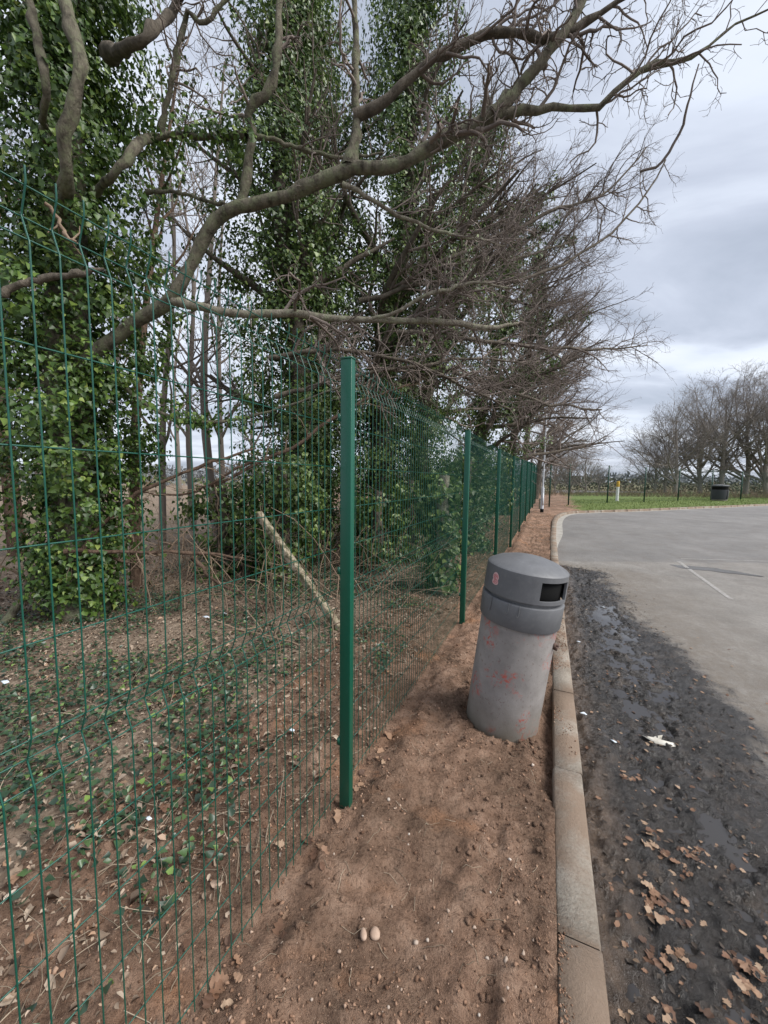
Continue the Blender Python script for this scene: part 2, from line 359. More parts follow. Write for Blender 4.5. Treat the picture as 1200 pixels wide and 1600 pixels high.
Mf = Mat('green_powder_coat', .34, .5); Mf.col(Mf.mix(Mf.ramp(Mf.math('ADD', Mf.noise(40, 6, .75, 0), Mf.math('MULTIPLY', Mf.n('ShaderNodeSeparateXYZ').outputs[2], 0)), [(.64, 0.0), (.70, .5)]), (.003, .078, .046), (.05, .17, .12))); GREEN = Mf.m
WIRE = Mat('green_wire_coat', .32, .5).col((.006, .072, .049)).m
Mff = Mat('far_fence_green', .5, .4).col((.006, .045, .03)); GREENFAR = Mff.m
Mb = Mat('bin_concrete', .78, .3); bc = Mb.co
c = Mb.ramp(Mb.noise(6, 6, .6, .2, bc), [(.3, (.20, .185, .177)), (.7, (.33, .307, .292))])
c = Mb.mix(Mb.ramp(Mb.noise(55, 5, .7, .5, bc, (1, 1, .8)), [(.60, 0.0), (.64, .6)]), c, (.16, .10, .09))
redm = Mb.math('MULTIPLY', Mb.ramp(Mb.noise(4.2, 3, .5, .2, bc), [(.54, 0.0), (.61, 1.0)]), Mb.ramp(Mb.noise(24, 7, .82, .6, bc), [(.51, 0.0), (.57, .85)]))
c = Mb.mix(redm, c, (.45, .075, .05))
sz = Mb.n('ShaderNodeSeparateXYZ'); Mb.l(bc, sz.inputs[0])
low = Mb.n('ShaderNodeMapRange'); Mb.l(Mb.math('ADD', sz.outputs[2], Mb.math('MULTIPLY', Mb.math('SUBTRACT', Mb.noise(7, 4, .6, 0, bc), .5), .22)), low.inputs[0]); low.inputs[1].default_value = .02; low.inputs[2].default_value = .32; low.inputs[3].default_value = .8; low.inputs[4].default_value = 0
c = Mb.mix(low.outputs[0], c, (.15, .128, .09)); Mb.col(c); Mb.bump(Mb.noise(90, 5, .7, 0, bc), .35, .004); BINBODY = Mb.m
Mh = Mat('bin_hood_grey', .5, .4); hc = Mh.co
Mh.col(Mh.mix(Mh.ramp(Mh.noise(26, 6, .75, .3, hc), [(.5, 0.0), (.72, .5)]), Mh.ramp(Mh.noise(3.5, 5, .6, .3, hc), [(.3, (.10, .102, .108)), (.7, (.15, .153, .162))]), (.18, .182, .19))); Mh.bump(Mh.noise(160, 3, .6, 0, hc), .2, .002); HOOD = Mh.m
BLACK = Mat('black_and_shade', .8, .2).col((.004, .004, .004)).m  # plain black; inside the bins it paints in the shade
PINK = Mat('sticker_pink', .5, .4).col((.62, .40, .40)).m
RED = Mat('sticker_red', .5, .4).col((.55, .07, .08)).m
RUST = Mat('rusty_metal', .8, .3).col((.11, .07, .055)).m
WIREGREY = Mat('grey_steel_wire', .5, .5).col((.16, .16, .165)).m
PAPER = Mat('wet_paper', .7, .3); PAPER.col(PAPER.ramp(PAPER.noise(20, 4), [(.35, (.42, .39, .33)), (.65, (.66, .63, .56))])); PAPER = PAPER.m
WHITEPAPER = Mat('white_litter', .6, .3).col((.62, .68, .74)).m
Ms = Mat('pebble', .8, .25); Ms.col(Ms.ramp(Ms.objrand(), [(0, (.22, .15, .11)), (.4, (.36, .27, .21)), (1, (.44, .39, .34))])); STONE = Ms.m
PEB = Mat('smooth_pebble', .75, .25); PEB.col(PEB.ramp(PEB.noise(40, 5), [(.3, (.30, .20, .145)), (.7, (.46, .34, .265))])); PEB = PEB.m
LAMPW = Mat('lamp_white', .45, .4).col((.62, .64, .68)).m
WHITE = Mat('bollard_white', .6, .3).col((.74, .74, .72)).m
YELLOW = Mat('bollard_yellow', .6, .3).col((.55, .33, .03)).m
BINDARK = Mat('dark_bin_plastic', .5, .4).col((.035, .037, .043)).m
BINBASE = Mat('bin_base_band', .7, .3).col((.16, .15, .11)).m
Mc = Mat('mossy_concrete', .9, .2); Mc.col(Mc.mix(Mc.ramp(Mc.noise(14, 6, .7, .3), [(.44, 0.0), (.56, .9)]), Mc.ramp(Mc.noise(9, 5), [(.3, (.24, .20, .14)), (.7, (.42, .36, .27))]), (.07, .072, .035))); Mc.bump(Mc.noise(60), .5, .01); OLDPOST = Mc.m
LENS = Mat('lamp_lens', .2, .5).col((.5, .5, .5)).m

# ================================================================== SETTING
def grid_mesh(name, X, Y, Z, smooth=True):
    r, c = X.shape; V = np.stack([X, Y, Z], -1).reshape(-1, 3)
    i = np.arange(r - 1)[:, None] * c + np.arange(c - 1)[None]; F = np.stack([i, i + 1, i + c + 1, i + c], -1).reshape(-1, 4)
    return mesh_np(name, V, F, smooth)
def structure(name, me, mat): return tag(link(name, me, mat), kind='structure')

# big sheet to the horizon
ax = np.concatenate([-np.geomspace(1500, 40, 22), np.linspace(-30, 40, 29), np.geomspace(50, 1500, 22)])
ay = np.concatenate([np.linspace(-40, 60, 41), np.geomspace(70, 2500, 26)])
X, Y = np.meshgrid(ax, ay); Z = g(X, Y) - .35 + .5 * fbm(X * .02, Y * .02, 3, 3) * sstep(60, 140, np.hypot(X, Y))
structure('ground', grid_mesh('ground', X, Y, Z)[:0] if False else grid_mesh('ground', X, Y, Z), FIELD)

# kerb line (back top edge), from straight run round the corner to the far side
KTOP = 0.012
kline = [tn(t, .10 - .008 * max(t, 0)) for t in (-2.2, 0, 2, 4, 6, 8, 10, 12)]
far_px = [(861.5, 822), (864, 810.5), (872, 803), (890, 798.8), (930, 797), (1000, 795), (1100, 791), (1200, 787), (1300, 783.5), (1420, 779.5)]
kpts = np.array([list(p) for p in kline] + [list(gp(x, y, KTOP)[:2]) for x, y in far_px])
kfull = resample(kpts, 1400)
kd = np.gradient(kfull, axis=0); kd /= np.linalg.norm(kd, axis=1, keepdims=True); kn = np.stack([kd[:, 1], -kd[:, 0]], 1)    # kn points to the road
ks = np.concatenate([[0], np.cumsum(np.linalg.norm(np.diff(kfull, axis=0), axis=1))])
def kat(s): return np.array([np.interp(s, ks, kfull[:, 0]), np.interp(s, ks, kfull[:, 1])]), np.array([np.interp(s, ks, kn[:, 0]), np.interp(s, ks, kn[:, 1])])
# concrete bed under the stones, then the stones
KW = .155
sb = np.linspace(0, ks[-1], 260); prof = [(-.02, -.3), (-.02, -.14), (KW + .03, -.14), (KW + .03, -.3)]
V = []; 
for s in sb:
    p, q = kat(s); z0 = g(p[0], p[1])
    for a, b in prof: V.append((*(p + q * a), z0 + b))
F = [(i * 4 + k, i * 4 + k + 1, i * 4 + 4 + k + 1, i * 4 + 4 + k) for i in range(len(sb) - 1) for k in range(3)]
kerb = structure('kerb', mesh_np('kerb', V, np.array(F)), KERB)
s = 0.0; ki = 0
while s < ks[-1] - 1:
    ln = .915 if s < 15.5 else .78
    rr = random.Random(ki); dz = rr.uniform(-.003, .003); dn = rr.uniform(-.003, .003)
    sec = [(0 + dn, -.2), (0 + dn, -.012), (.012 + dn, KTOP + dz), (KW - .008 + dn, KTOP + dz), (KW + dn, KTOP + dz - .010), (KW + .012 + dn, -.2)]
    V = []; ns = 5
    for k in range(ns):
        ss = s + .0012 + (ln - .0024) * k / (ns - 1); p, q = kat(ss); z0 = float(g(p[0], p[1]))
        for j, (a, b) in enumerate(sec):
            ch = .004 * rr.random() if j in (1, 2, 3, 4) else 0
            if k in (0, ns - 1) and j in (2, 3): ch += .001
            V.append((*(p + q * a), z0 + b - ch))
    c0 = len(sec); F4 = [(k * c0 + j, k * c0 + j + 1, (k + 1) * c0 + j + 1, (k + 1) * c0 + j) for k in range(ns - 1) for j in range(c0 - 1)]
    e = (ns - 1) * c0
    F4 += [(0, 1, 4, 5), (1, 2, 3, 4), (e + 5, e + 4, e + 1, e), (e + 4, e + 3, e + 2, e + 1)]
    F4 = [f[::-1] for f in F4]
    link('kerb_stone', mesh_np('kerb_stone', V, np.array(F4)), KERB, kerb); s += ln; ki += 1

# pale concrete channel along the corner and far side
sb = np.linspace(12.5, ks[-1] - .5, 200); V = []
for s in sb:
    p, q_ = kat(s); 
    for a in (KW + .004, KW + .006 + .2 * float(sstep(12.5, 16, s))): x, y = p + q_ * a; V.append((x, y, float(g(x, y)) - .095 + .007))
CHAN = Mat('channel_concrete', .85, .25); CHAN.col(CHAN.ramp(CHAN.noise(7, 7, .7, .2, CHAN.world()), [(.3, (.24, .225, .20)), (.7, (.43, .41, .375))])); CHAN = CHAN.m
link('channel', mesh_np('channel', V, np.array([(2*i, 2*i+1, 2*i+3, 2*i+2) for i in range(len(sb) - 1)])), CHAN, kerb)
# road: fine muddy part by the kerb, coarse beyond
def kerb_n(t): return .10 - .008 * np.maximum(t, 0)
ROADZ = -.095
tf = np.concatenate([np.arange(-.6, 4.2, .014), np.arange(4.2, 9.5, .03), np.arange(9.5, 12, .1)]); nf = np.arange(.18, 2.1, .014)
T, N = np.meshgrid(tf, nf, indexing='ij'); X, Y = tn(T, N)
mudm = 1 - sstep(.95, 1.6, N + .35 * fbm(T * .9, N * .9, 3, 5) + sstep(2, 9.4, T) * .5) 
mudm *= 1 - sstep(8.4, 9.4, T); mudm = np.maximum(mudm, .08)
lump = np.maximum(fbm(T * 11 + N * 2, N * 13 - T * 2, 5, 21, .62), -.16)
Z = g(X, Y) + ROADZ + mudm * (.050 * lump + .022 * fbm(T * 30, N * 30, 3, 22, .62) + .018 * fbm(T * 1.4, N * 3.5, 3, 23))
nb = N - kerb_n(T) - KW
Z += mudm * .030 * np.exp(-((nb - .12) / .13) ** 2) * (1 + 1.5 * fbm(T * 2, N, 3, 29))
edge_ = np.minimum(np.minimum(T + .6, 12 - T) / .3, (2.09 - N) / .2); Z = g(X, Y) + ROADZ + (Z - g(X, Y) - ROADZ) * np.clip(edge_, 0, 1) + .002
def road_z(t, n):
    i = np.clip(np.searchsorted(tf, t), 0, len(tf) - 1); j = np.clip(np.searchsorted(nf, n), 0, len(nf) - 1); return RZ[i, j]
RZ = Z
road = structure('road', grid_mesh('road', X, Y, Z), ASPHALT)
tc_ = np.concatenate([np.arange(-8, -.5, .5), [-.6], np.arange(0, 12, 1.0), [12 - .1], np.arange(13, 70, 1.5)]); nc_ = np.array([-.0, .1, .18, .6, 1.2, 2.08, 2.6, 3.5, 5, 7, 10, 14, 20, 28, 40, 60])
T, N = np.meshgrid(tc_, nc_, indexing='ij'); X, Y = tn(T, N); Z = g(X, Y) + ROADZ
hole = (T > -.55) & (T < 11.8) & (N < 2.07); Z = np.where(hole, Z - .08, Z)
structure('car_park', grid_mesh('car_park', X, Y, Z), ASPHALT)
# thin standing water in the hollows of the mud
Tq, Nq = np.meshgrid(np.arange(.6, 8.6, .05), np.arange(.25, 1.7, .05), indexing='ij'); Xq, Yq = tn(Tq, Nq)
cen = np.exp(-((Nq - .68) / .5) ** 2) * (.55 + .45 * sstep(1.6, 3.0, Tq)) * (1 - sstep(6.0, 8.0, Tq)); band = np.exp(-((Nq - .36) / .07) ** 2) * sstep(.8, 1.4, Tq) * (1 - sstep(6.5, 8, Tq))
Zq = g(Xq, Yq) + ROADZ - .026 + .030 * np.clip(np.maximum(cen, band * 1.15) + .45 * fbm(Tq * 1.2, Nq * 2.2, 3, 95), -.6, 1.25)
structure('wet_film', grid_mesh('wet_film', Xq, Yq, Zq), PUD2)

# soil strip between fence and kerb
ts = np.concatenate([np.arange(-.6, 4.0, .013), np.arange(4.0, 9, .035), np.arange(9, 20.5, .12)]); us = np.linspace(0, 1, 112)
T, U = np.meshgrid(ts, us, indexing='ij'); Nn = -2.15 + U * (kerb_n(T) + .004 + 2.15); X, Y = tn(T, Nn)
BIN = np.array(tn(2.77, -.272)); BIN_T, BIN_N = 2.77, -.272
def soil_h(T, Nn):
    h = .022 * fbm(T * 1.3, Nn * 1.6, 3, 40) + .036 * np.maximum(fbm(T * 4, Nn * 4, 4, 41, .55), -.12) + .030 * fbm(T * 14, Nn * 14, 4, 42, .62) + .05 * np.maximum(fbm(T * 9, Nn * 9, 3, 44, .6) - .12, 0) + .014 * fbm(T * 60, Nn * 60, 2, 43)
    d = np.hypot(T - BIN_T, Nn - BIN_N)
    h = h + .05 * np.exp(-((d - .33) / .07) ** 2) * (Nn < BIN_N + .08) * (1 + fbm(T * 7, Nn * 7, 3, 45)) - .03 * np.exp(-(d / .25) ** 2)
    kb = kerb_n(T) - Nn
    h = h - .085 * np.exp(-(kb / .09) ** 2) * sstep(2.05, 2.2, T + .1 * fbm(T * 9, Nn * 9, 2, 47)) * (1 - sstep(2.9, 3.4, T))     # dug slit behind the kerb at the bin
    h = h + .016 * np.exp(-(kb / .16) ** 2) * (1 - sstep(1.9, 2.1, T))
    fp = ((T - 1.12) / .16) ** 2 + ((Nn + .14) / .055) ** 2; h = h - .022 * np.exp(-fp ** 2) + .012 * np.exp(-((fp - 1.6) / .6) ** 2)
    fp = ((T - 1.30) / .07) ** 2 + ((Nn - .02) / .05) ** 2; h = h - .02 * np.exp(-fp ** 2)
    h = h - .012 * np.exp(-((Nn + .93) / .07) ** 2) * (1 + 1.2 * fbm(T * 5, Nn * 5, 2, 48)) + .035 * np.exp(-((Nn + .76) / .10) ** 2)
    h = h + .03 * np.exp(-(np.hypot(T - 1.631, Nn + .91) / .075) ** 2) * (1 + 1.5 * fbm(T * 22, Nn * 22, 2, 49))
    return h - .012
Hs = soil_h(T, Nn); fade = np.clip((20.4 - T) / 4, 0, 1) * np.clip((Nn + 2.15) / .2, 0, 1)
Z = g(X, Y) + Hs * fade - .02 * (1 - fade)
structure('soil_strip', grid_mesh('soil_strip', X, Y, Z), SOIL)
def soil_z(t, n):
    x, y = tn(t, n); return g(x, y) + soil_h(np.asarray(t), np.asarray(n))

# woodland floor
tw = np.concatenate([np.arange(-4, 12, .07), np.arange(12, 40, .5), np.arange(40, 90, 3)]); nw = np.concatenate([-np.geomspace(60, 9, 24)[:-1], np.arange(-9, -1.85, .09)])
def wood_h(T, N): return .05 * fbm(T * .7, N * .7, 3, 60) + .03 * fbm(T * 4, N * 4, 4, 61, .6) + .35 * sstep(6, 40, -N) * fbm(T * .1, N * .1, 2, 62)
T, N = np.meshgrid(tw, nw, indexing='ij'); X, Y = tn(T, N)
Z = g(X, Y) + wood_h(T, N) * np.clip((-1.85 - N) / .2, 0.1, 1) - .03 * sstep(-2.2, -1.95, N)
structure('woodland_floor', grid_mesh('woodland_floor', X, Y, Z), WOODFLOOR)
def wood_z(x, y):
    t = x * ST + y * CT; n = x * CT - y * ST; return g(x, y) + wood_h(t, n)

# verge behind the kerb from the corner on
s_idx = np.where(ks > 15.0)[0][::4]; offs = np.array([-.004, -.03, -.3, -.8, -1.6, -3, -5, -8, -12, -18])
X = kfull[s_idx, 0][:, None] + kn[s_idx, 0][:, None] * offs; Y = kfull[s_idx, 1][:, None] + kn[s_idx, 1][:, None] * offs
tt = X * ST + Y * CT
Z = g(X, Y) - .012 + .03 * fbm(X * 1.3, Y * 1.3, 3, 70) + .05 * sstep(0, 3, -offs)[None] * sstep(22, 26, tt) - .05 * (1 - sstep(17, 19.5, tt))
structure('grass_verge', grid_mesh('grass_verge', X, Y, Z), TURF)
def verge_z(x, y): return g(x, y) + .03

# ================================================================== FENCE
FN = -.953
fence = empty('mesh_fence', (*tn(1.631, FN), 0), 'tall dark green welded wire mesh fence running along the soil strip beside the trees', 'fence')
fence.rotation_euler = (0, 0, -TH)               # local y runs along the fence, local x points to the kerb
ZH = [2.263, 2.213, 2.163, 1.963, 1.763, 1.563, 1.363, 1.163, 1.113, 1.063, .863, .663, .463, .263, .065]
APEX = {2.213, 1.113}
AP = -.023; WR = .0019
pv = [(0, 0, 2.297)] + [(0, 0, 2.268), (AP, 0, 2.213), (0, 0, 2.158), (0, 0, 1.75), (0, 0, 1.168), (AP, 0, 1.113), (0, 0, 1.058), (0, 0, .6), (0, 0, .03)]
def densify(p):
    o = [np.array(p[0], float)]
    for a, b in zip(p[:-1], p[1:]):
        a = np.array(a, float); b = np.array(b, float); L_ = np.linalg.norm(b - a)
        if L_ > .03: o += [a + (b - a) * min(.12, .006 / L_), b - (b - a) * min(.12, .006 / L_)]
        o.append(b)
    return np.array(o)
pvd = densify(pv); vw_me = mesh_np('vertical_wire', *tubes(pvd, np.full(len(pvd), WR), 6), smooth=True); vw_me.materials.append(WIRE)
PW = 2.74
hp = np.array([(0, y, 0) for y in np.linspace(0, PW, 9)]); hw_me = mesh_np('horizontal_wire', *tubes(hp, np.full(9, WR), 6, True), smooth=True); hw_me.materials.append(WIRE)
PS = 2.80; NP = 9
DIRTYGREEN = GREEN
mbp = MB().box((0, 0, 1.035), (.060, .040, 2.47)); post_me = mbp.mesh('post'); post_me.materials.append(GREEN)
cap_me = MB().box((0, 0, 0), (.063, .043, .008)).mesh('cap'); cap_me.materials.append(GREEN)
clip_me = MB().box((0, 0, 0), (.014, .046, .035)).mesh('clip'); clip_me.materials.append(GREEN)
def fz(i):
    x, y = tn(1.631 + i * PS, FN); return float(g(x, y))
for i in range(-1, NP):
    p = link('post', post_me, None, fence, (.035, i * PS, fz(i))); bevel(p, .003, 2)
    link('cap', cap_me, None, p, (0, 0, 2.274))
    for z in (2.0, 1.25, .35): link('clip', clip_me, None, p, (-.036, 0, z))
for i in range(-1, NP - 1):
    y0 = i * PS + .03; z0, z1 = fz(i), fz(i + 1); sl_ = (z1 - z0) / PS
    pan = empty('panel', (0, y0, z0)); pan.parent = fence
    pan.empty_display_size = .05
    sh = Matrix(((1, 0, 0, 0), (0, 1, 0, 0), (0, sl_, 1, 0), (0, 0, 0, 1)))
    if i <= 3:
        for k in range(54):
            yy = ((.383 - 1.631 - .03) % .05) + .05 * k
            if yy > PW: break
            link('vertical_wire', vw_me, None, pan, (0, yy, sl_ * yy))
        for z in ZH:
            h = link('horizontal_wire', hw_me, None, pan, ((AP if z in APEX else 0) - .005 + .0, 0, z)); h.rotation_euler = (math.atan(sl_), 0, 0)
    else:
        yy = np.arange(.01, PW, .05); P = np.repeat(pvd[None], len(yy), 0).copy(); P[:, :, 1] += yy[:, None]; P[:, :, 2] += sl_ * yy[:, None]
        mb = MB().tubes(P, np.full(P.shape[:2], WR), 3, False)
        for z in ZH:
            q = hp.copy(); q[:, 2] += z + sl_ * q[:, 1]; q[:, 0] += (AP if z in APEX else 0) - .005; mb.tubes(q, np.full(9, WR), 4, False)
        tag(link('wire_mesh', mb.mesh('wire_mesh'), WIRE, pan), kind='stuff')

# fence on the far side of the car park
fp_px = [(858, 790.5), (888, 787.5), (948.5, 786), (1006, 785), (1059, 782.5), (1110.5, 781), (1157, 780), (1203, 779)]
fb = [gp(x, y, .04) for x, y in fp_px]
# keep the run smooth
q = np.polyfit([b[0] for b in fb], [b[1] for b in fb], 2)
ffar = empty('far_mesh_fence', fb[0], 'dark green wire fence on slim posts across the grass behind the car park', 'fence')
pts = []
for (px, py), b in zip(fp_px, fb):
    d = ray(px, py); lo, hi = 10, 60
    for _ in range(50):
        mid = (lo + hi) / 2; x = d[0] / d[1] * mid
        if np.polyval(q, x) > mid: lo = mid
        else: hi = mid
    pts.append(np.array([d[0] / d[1] * lo, lo, verge_z(d[0] / d[1] * lo, lo)]))
fpost_me = MB().box((0, 0, 1.035), (.08, .07, 2.47)).mesh('post'); fpost_me.materials.append(GREENFAR)
corner = np.array([*tn(1.631 + (NP - 1) * PS, FN), 0]); corner[2] = g(corner[0], corner[1])
for k, p in enumerate(pts):
    o = link('post', fpost_me, None, ffar, p - fb[0]); o.rotation_euler = (0, 0, math.pi / 2 - .5)
    link('cap', cap_me, None, o, (0, 0, 2.274))
allp = [corner] + pts
for a, b in zip(allp[:-1], allp[1:]):
    mb = MB()
    for z in ZH: mb.tubes(np.array([a, b]) + [0, 0, z] - fb[0], np.full(2, .0025), 3, False)
    nv = int(np.linalg.norm(b - a) / .05); tt = (np.arange(nv) + .5) / nv
    P0 = a + (b - a) * tt[:, None] - fb[0]; P = np.stack([P0 + [0, 0, .05], P0 + [0, 0, 2.25]], 1); mb.tubes(P, np.full((nv, 2), .0018), 3, False)
    tag(link('wire_mesh', mb.mesh('wire_mesh'), GREENFAR, ffar), kind='stuff')

# ================================================================== LITTER BIN beside the kerb
bx, by = BIN; bin1 = empty('litter_bin', (bx, by, float(soil_z(BIN_T, BIN_N)) - .045), 'grey leaning concrete litter bin with dark hood on the soil beside the kerb', 'litter bin')
lean = Vector((CT, -ST, 0)) * .115 + Vector((ST, CT, 0)) * -.01
bin1.rotation_euler = Vector((lean.x, lean.y, 1)).to_track_quat('Z', 'Y').to_euler()
bin1.scale = (1, 1, 1.055)
bin1.rotation_euler = (Matrix.Rotation(lean.length, 3, Vector((0, 0, 1)).cross(lean))).to_euler()
Vb, Fb = lathe([(0, .0), (.235, .0), (.248, .012), (.250, .03), (.251, .3), (.252, .80), (.252, .95)], 64)
link('body', mesh_np('body', Vb, Fb, True), BINBODY, bin1)
Vb, Fb = lathe([(.248, .795), (.264, .797), (.267, .803), (.270, .945), (.268, .951), (.262, .954), (.240, .956), (.236, .985), (.0, .985)], 64)
col_ = link('collar', mesh_np('collar', Vb, Fb, True), HOOD, bin1)
# hood with an opening facing the road
HZ0, HZ1 = .975, 1.155
zs = [HZ0, .980, .992, 1.002, 1.03, 1.06, 1.09, 1.118, 1.135, HZ1 - .005, HZ1]; rs = [.264, .267, .267, .267, .267, .266, .266, .266, .265, .264, .259]
dome = [(.25, HZ1 + .006), (.20, HZ1 + .032), (.13, HZ1 + .052), (.06, HZ1 + .062), (.0, HZ1 + .064)]
nseg = 72; a_open = (-61) % 360; i_mid = int(a_open / 360 * nseg)
hw_ = 5
def in_open(k, i): return 3 <= k < 7 and ((i - i_mid + nseg // 2) % nseg - nseg // 2) in range(-hw_, hw_)
po = list(zip(rs, zs)) + dome; pi_ = [(r - .014 if r > .02 else 0, z if z < HZ1 - .01 else z - .014) for r, z in po]
Vo, Fo = lathe(po, nseg, in_open); Vi, Fi = lathe(pi_, nseg, in_open); K = len(po)
n0 = len(Vo); F = list(map(tuple, Fo)) + [tuple(reversed([v + n0 for v in f])) for f in Fi]
ids = [(i_mid + j) % nseg for j in range(-hw_, hw_ + 1)]
for a, b in zip(ids[:-1], ids[1:]):
    F += [(3 * nseg + a, 3 * nseg + b, n0 + 3 * nseg + b, n0 + 3 * nseg + a), (7 * nseg + b, 7 * nseg + a, n0 + 7 * nseg + a, n0 + 7 * nseg + b)]
for k in range(3, 7):
    for i, fl in ((ids[0], 1), (ids[-1], 0)):
        f = (k * nseg + i, (k + 1) * nseg + i, n0 + (k + 1) * nseg + i, n0 + k * nseg + i); F.append(f if fl else f[::-1])
for i in range(nseg): F.append((i, n0 + i, n0 + (i + 1) % nseg, (i + 1) % nseg))
hood = link('hood', mesh_np('hood', np.concatenate([Vo, Vi]), np.array(F), True), HOOD, bin1)
md = hood.modifiers.new('edge', 'EDGE_SPLIT'); md.split_angle = math.radians(28)
md = col_.modifiers.new('edge', 'EDGE_SPLIT'); md.split_angle = math.radians(30)
Vb, Fb = lathe([(.0, .988), (.230, .988), (.235, 1.0), (.238, 1.12), (0, 1.14)], 48); link('shade_liner', mesh_np('shade_liner', Vb, Fb), BLACK, bin1)  # near-black fill, shade behind the opening put into its colour
# sticker: two lobes with red scribble, wrapped on the hood
def on_hood(ang, z, lift): r = .267 + lift; return (r * math.cos(ang), r * math.sin(ang), z)
a_st = math.radians(-155)
def patch(name, us_, zs_, lift, mat, parent):
    c = on_hood(np.mean(us_) , np.mean(zs_), lift + .0003); V = [c] + [on_hood(u, z, lift) for u, z in zip(us_, zs_)]; n = len(us_)
    return link(name, mesh_np(name, V, np.array([(0, 1 + i, 1 + (i + 1) % n) for i in range(n)])), mat, parent)
A = np.linspace(0, 2 * math.pi, 28, endpoint=False); ro = .026 * (1 + .38 * np.cos(2 * A) + .06 * np.cos(5 * A))
us_ = a_st + ro * np.sin(A) * 1.5 / .267; zs_ = 1.072 + ro * np.cos(A) * 1.12
stk = patch('sticker', us_, zs_, .0012, PINK, hood)
for cz, r_, a0, a1 in ((1.086, .013, -.6, 4.2), (1.057, .014, -2.8, 2.2), (1.085, .006, 0, 5), (1.058, .006, 1, 6)):
    aa = np.linspace(a0, a1, 12); P = np.array([on_hood(a_st + 1.4 * r_ * math.cos(t) / .267, cz + r_ * math.sin(t), .0022) for t in aa])
    link('scribble', mesh_np('scribble', *tubes(P, np.full(12, .0016), 4)), RED, hood)
# wire hooks hanging on the collar
for da, ln in ((math.radians(-155), .085), (math.radians(-127), .060), (math.radians(-113), .065)):
    a = da; r0 = .2725
    P = np.array([(r0 * math.cos(a), r0 * math.sin(a), .958), (r0 * math.cos(a), r0 * math.sin(a), .955 - ln), ((r0 + .004) * math.cos(a - .03), (r0 + .004) * math.sin(a - .03), .948 - ln), ((r0 + .003) * math.cos(a - .05), (r0 + .003) * math.sin(a - .05), .960 - ln)])
    link('wire_hook', mesh_np('wire_hook', *tubes(P, np.full(4, .0022), 5)), WIREGREY, col_)
a = math.radians(-38)
mb = MB(); rot = np.array([[math.cos(a), -math.sin(a), 0], [math.sin(a), math.cos(a), 0], [0, 0, 1]])
mb.box(rot @ np.array([.256, 0, .69]), (.022, .028, .036), rot).box(rot @ np.array([.272, .010, .695]), (.02, .012, .014), rot).box(rot @ np.array([.271, -.010, .682]), (.018, .008, .022), rot)
link('lock_bracket', mb.mesh('lock_bracket'), RUST, bin1)

# ================================================================== FAR THINGS
# dark bin on the grass
p = gp(1123.5, 782.5, .03); sc_ = (p[1] / 27.0)
b2 = empty('litter_bin', p, 'dark round litter bin with wide slot standing on the far grass', 'litter bin')
k2 = lambda pr: [(r * 1.0, z * 1.0) for r, z in pr]
hgt = 25.0 / FPX * p[1]; rad = 10.6 / FPX * p[1]
ao = math.degrees(math.atan2(-.9, -.25)) % 360; im2 = int(ao / 360 * 48)
def op2(k, i): return k == 4 and ((i - im2 + 24) % 48 - 24) in range(-11, 12)
Vb, Fb = lathe([(rad * .95, hgt * .1), (rad * .99, hgt * .3), (rad, hgt * .6), (rad, hgt * .66), (rad, hgt * .7), (rad, hgt * .88), (rad, hgt * .93)], 48, op2)
link('body', mesh_np('body', Vb, Fb, True), BINDARK, b2)
Vb, Fb = lathe([(rad * .7, hgt * .5), (rad * .93, hgt * .6), (rad * .93, hgt * .92)], 32); link('shade_liner', mesh_np('shade_liner', Vb, Fb), BLACK, b2)
Vb, Fb = lathe([(0, hgt * .93), (rad * 1.03, hgt * .93), (rad * 1.03, hgt * .965), (rad * .95, hgt * .985), (0, hgt * 1.02)], 48); link('lid', mesh_np('lid', Vb, Fb), HOOD, b2)
Vb, Fb = lathe([(0, -.02), (rad * .90, -.02), (rad * .92, hgt * .1), (0, hgt * .101)], 32); link('base', mesh_np('base', Vb, Fb), BINBASE, b2)
an = math.atan2(-.9, .25); link('door_seam', MB().box((rad * math.cos(an), rad * math.sin(an), hgt * .4), (.03, .03, hgt * .52)).mesh('door_seam'), BLACK, b2)
# white bollard with yellow top
p = gp(964, 783, .03); h = 31.0 / FPX * p[1]; r_ = 2.1 / FPX * p[1]
bo = empty('marker_post', p, 'slim white marker post with yellow top on the grass', 'post')
Vb, Fb = lathe([(r_, -.05), (r_, h * .72)], 20); link('shaft', mesh_np('shaft', Vb, Fb, True), WHITE, bo)
Vb, Fb = lathe([(r_ * 1.06, h * .72), (r_ * 1.06, h * .97), (r_ * .8, h), (0, h)], 20); link('top', mesh_np('top', Vb, Fb, True), YELLOW, bo)
# lamp column by the corner
p = gp(846.5, 800, 0); lp = empty('lamp_column', p, 'slim white lamp column with black foot at the end of the soil strip', 'lamp post')
k = p[1] / FPX
Vb, Fb = lathe([(2.6 * k, -.1), (2.6 * k, 5 * k)], 16); link('foot', mesh_np('foot', Vb, Fb, True), BLACK, lp)
Vb, Fb = lathe([(2.3 * k, 5 * k), (2.2 * k, 37 * k), (1.25 * k, 40 * k)], 16); o = link('lower_shaft', mesh_np('lower_shaft', Vb, Fb, True), LAMPW, lp)
link('door', MB().box((0, -2.3 * k, 20 * k), (2.4 * k, .02, 18 * k)).mesh('door'), LAMPW, o)
Vb, Fb = lathe([(1.2 * k, 40 * k), (.95 * k, 6.6)], 16); link('upper_shaft', mesh_np('upper_shaft', Vb, Fb, True), LAMPW, lp)
lh = link('lantern', MB().box((.25, 0, 6.62), (.62, .2, .09)).mesh('lantern'), LAMPW, lp); link('lens', MB().box((.3, 0, 6.568), (.36, .15, .015)).mesh('lens'), LENS, lh); lh.rotation_euler = (0, 0, -TH); bevel(lh, .03, 2)
p = gp(843.5, 795, 0); h = 18 / FPX * p[1]
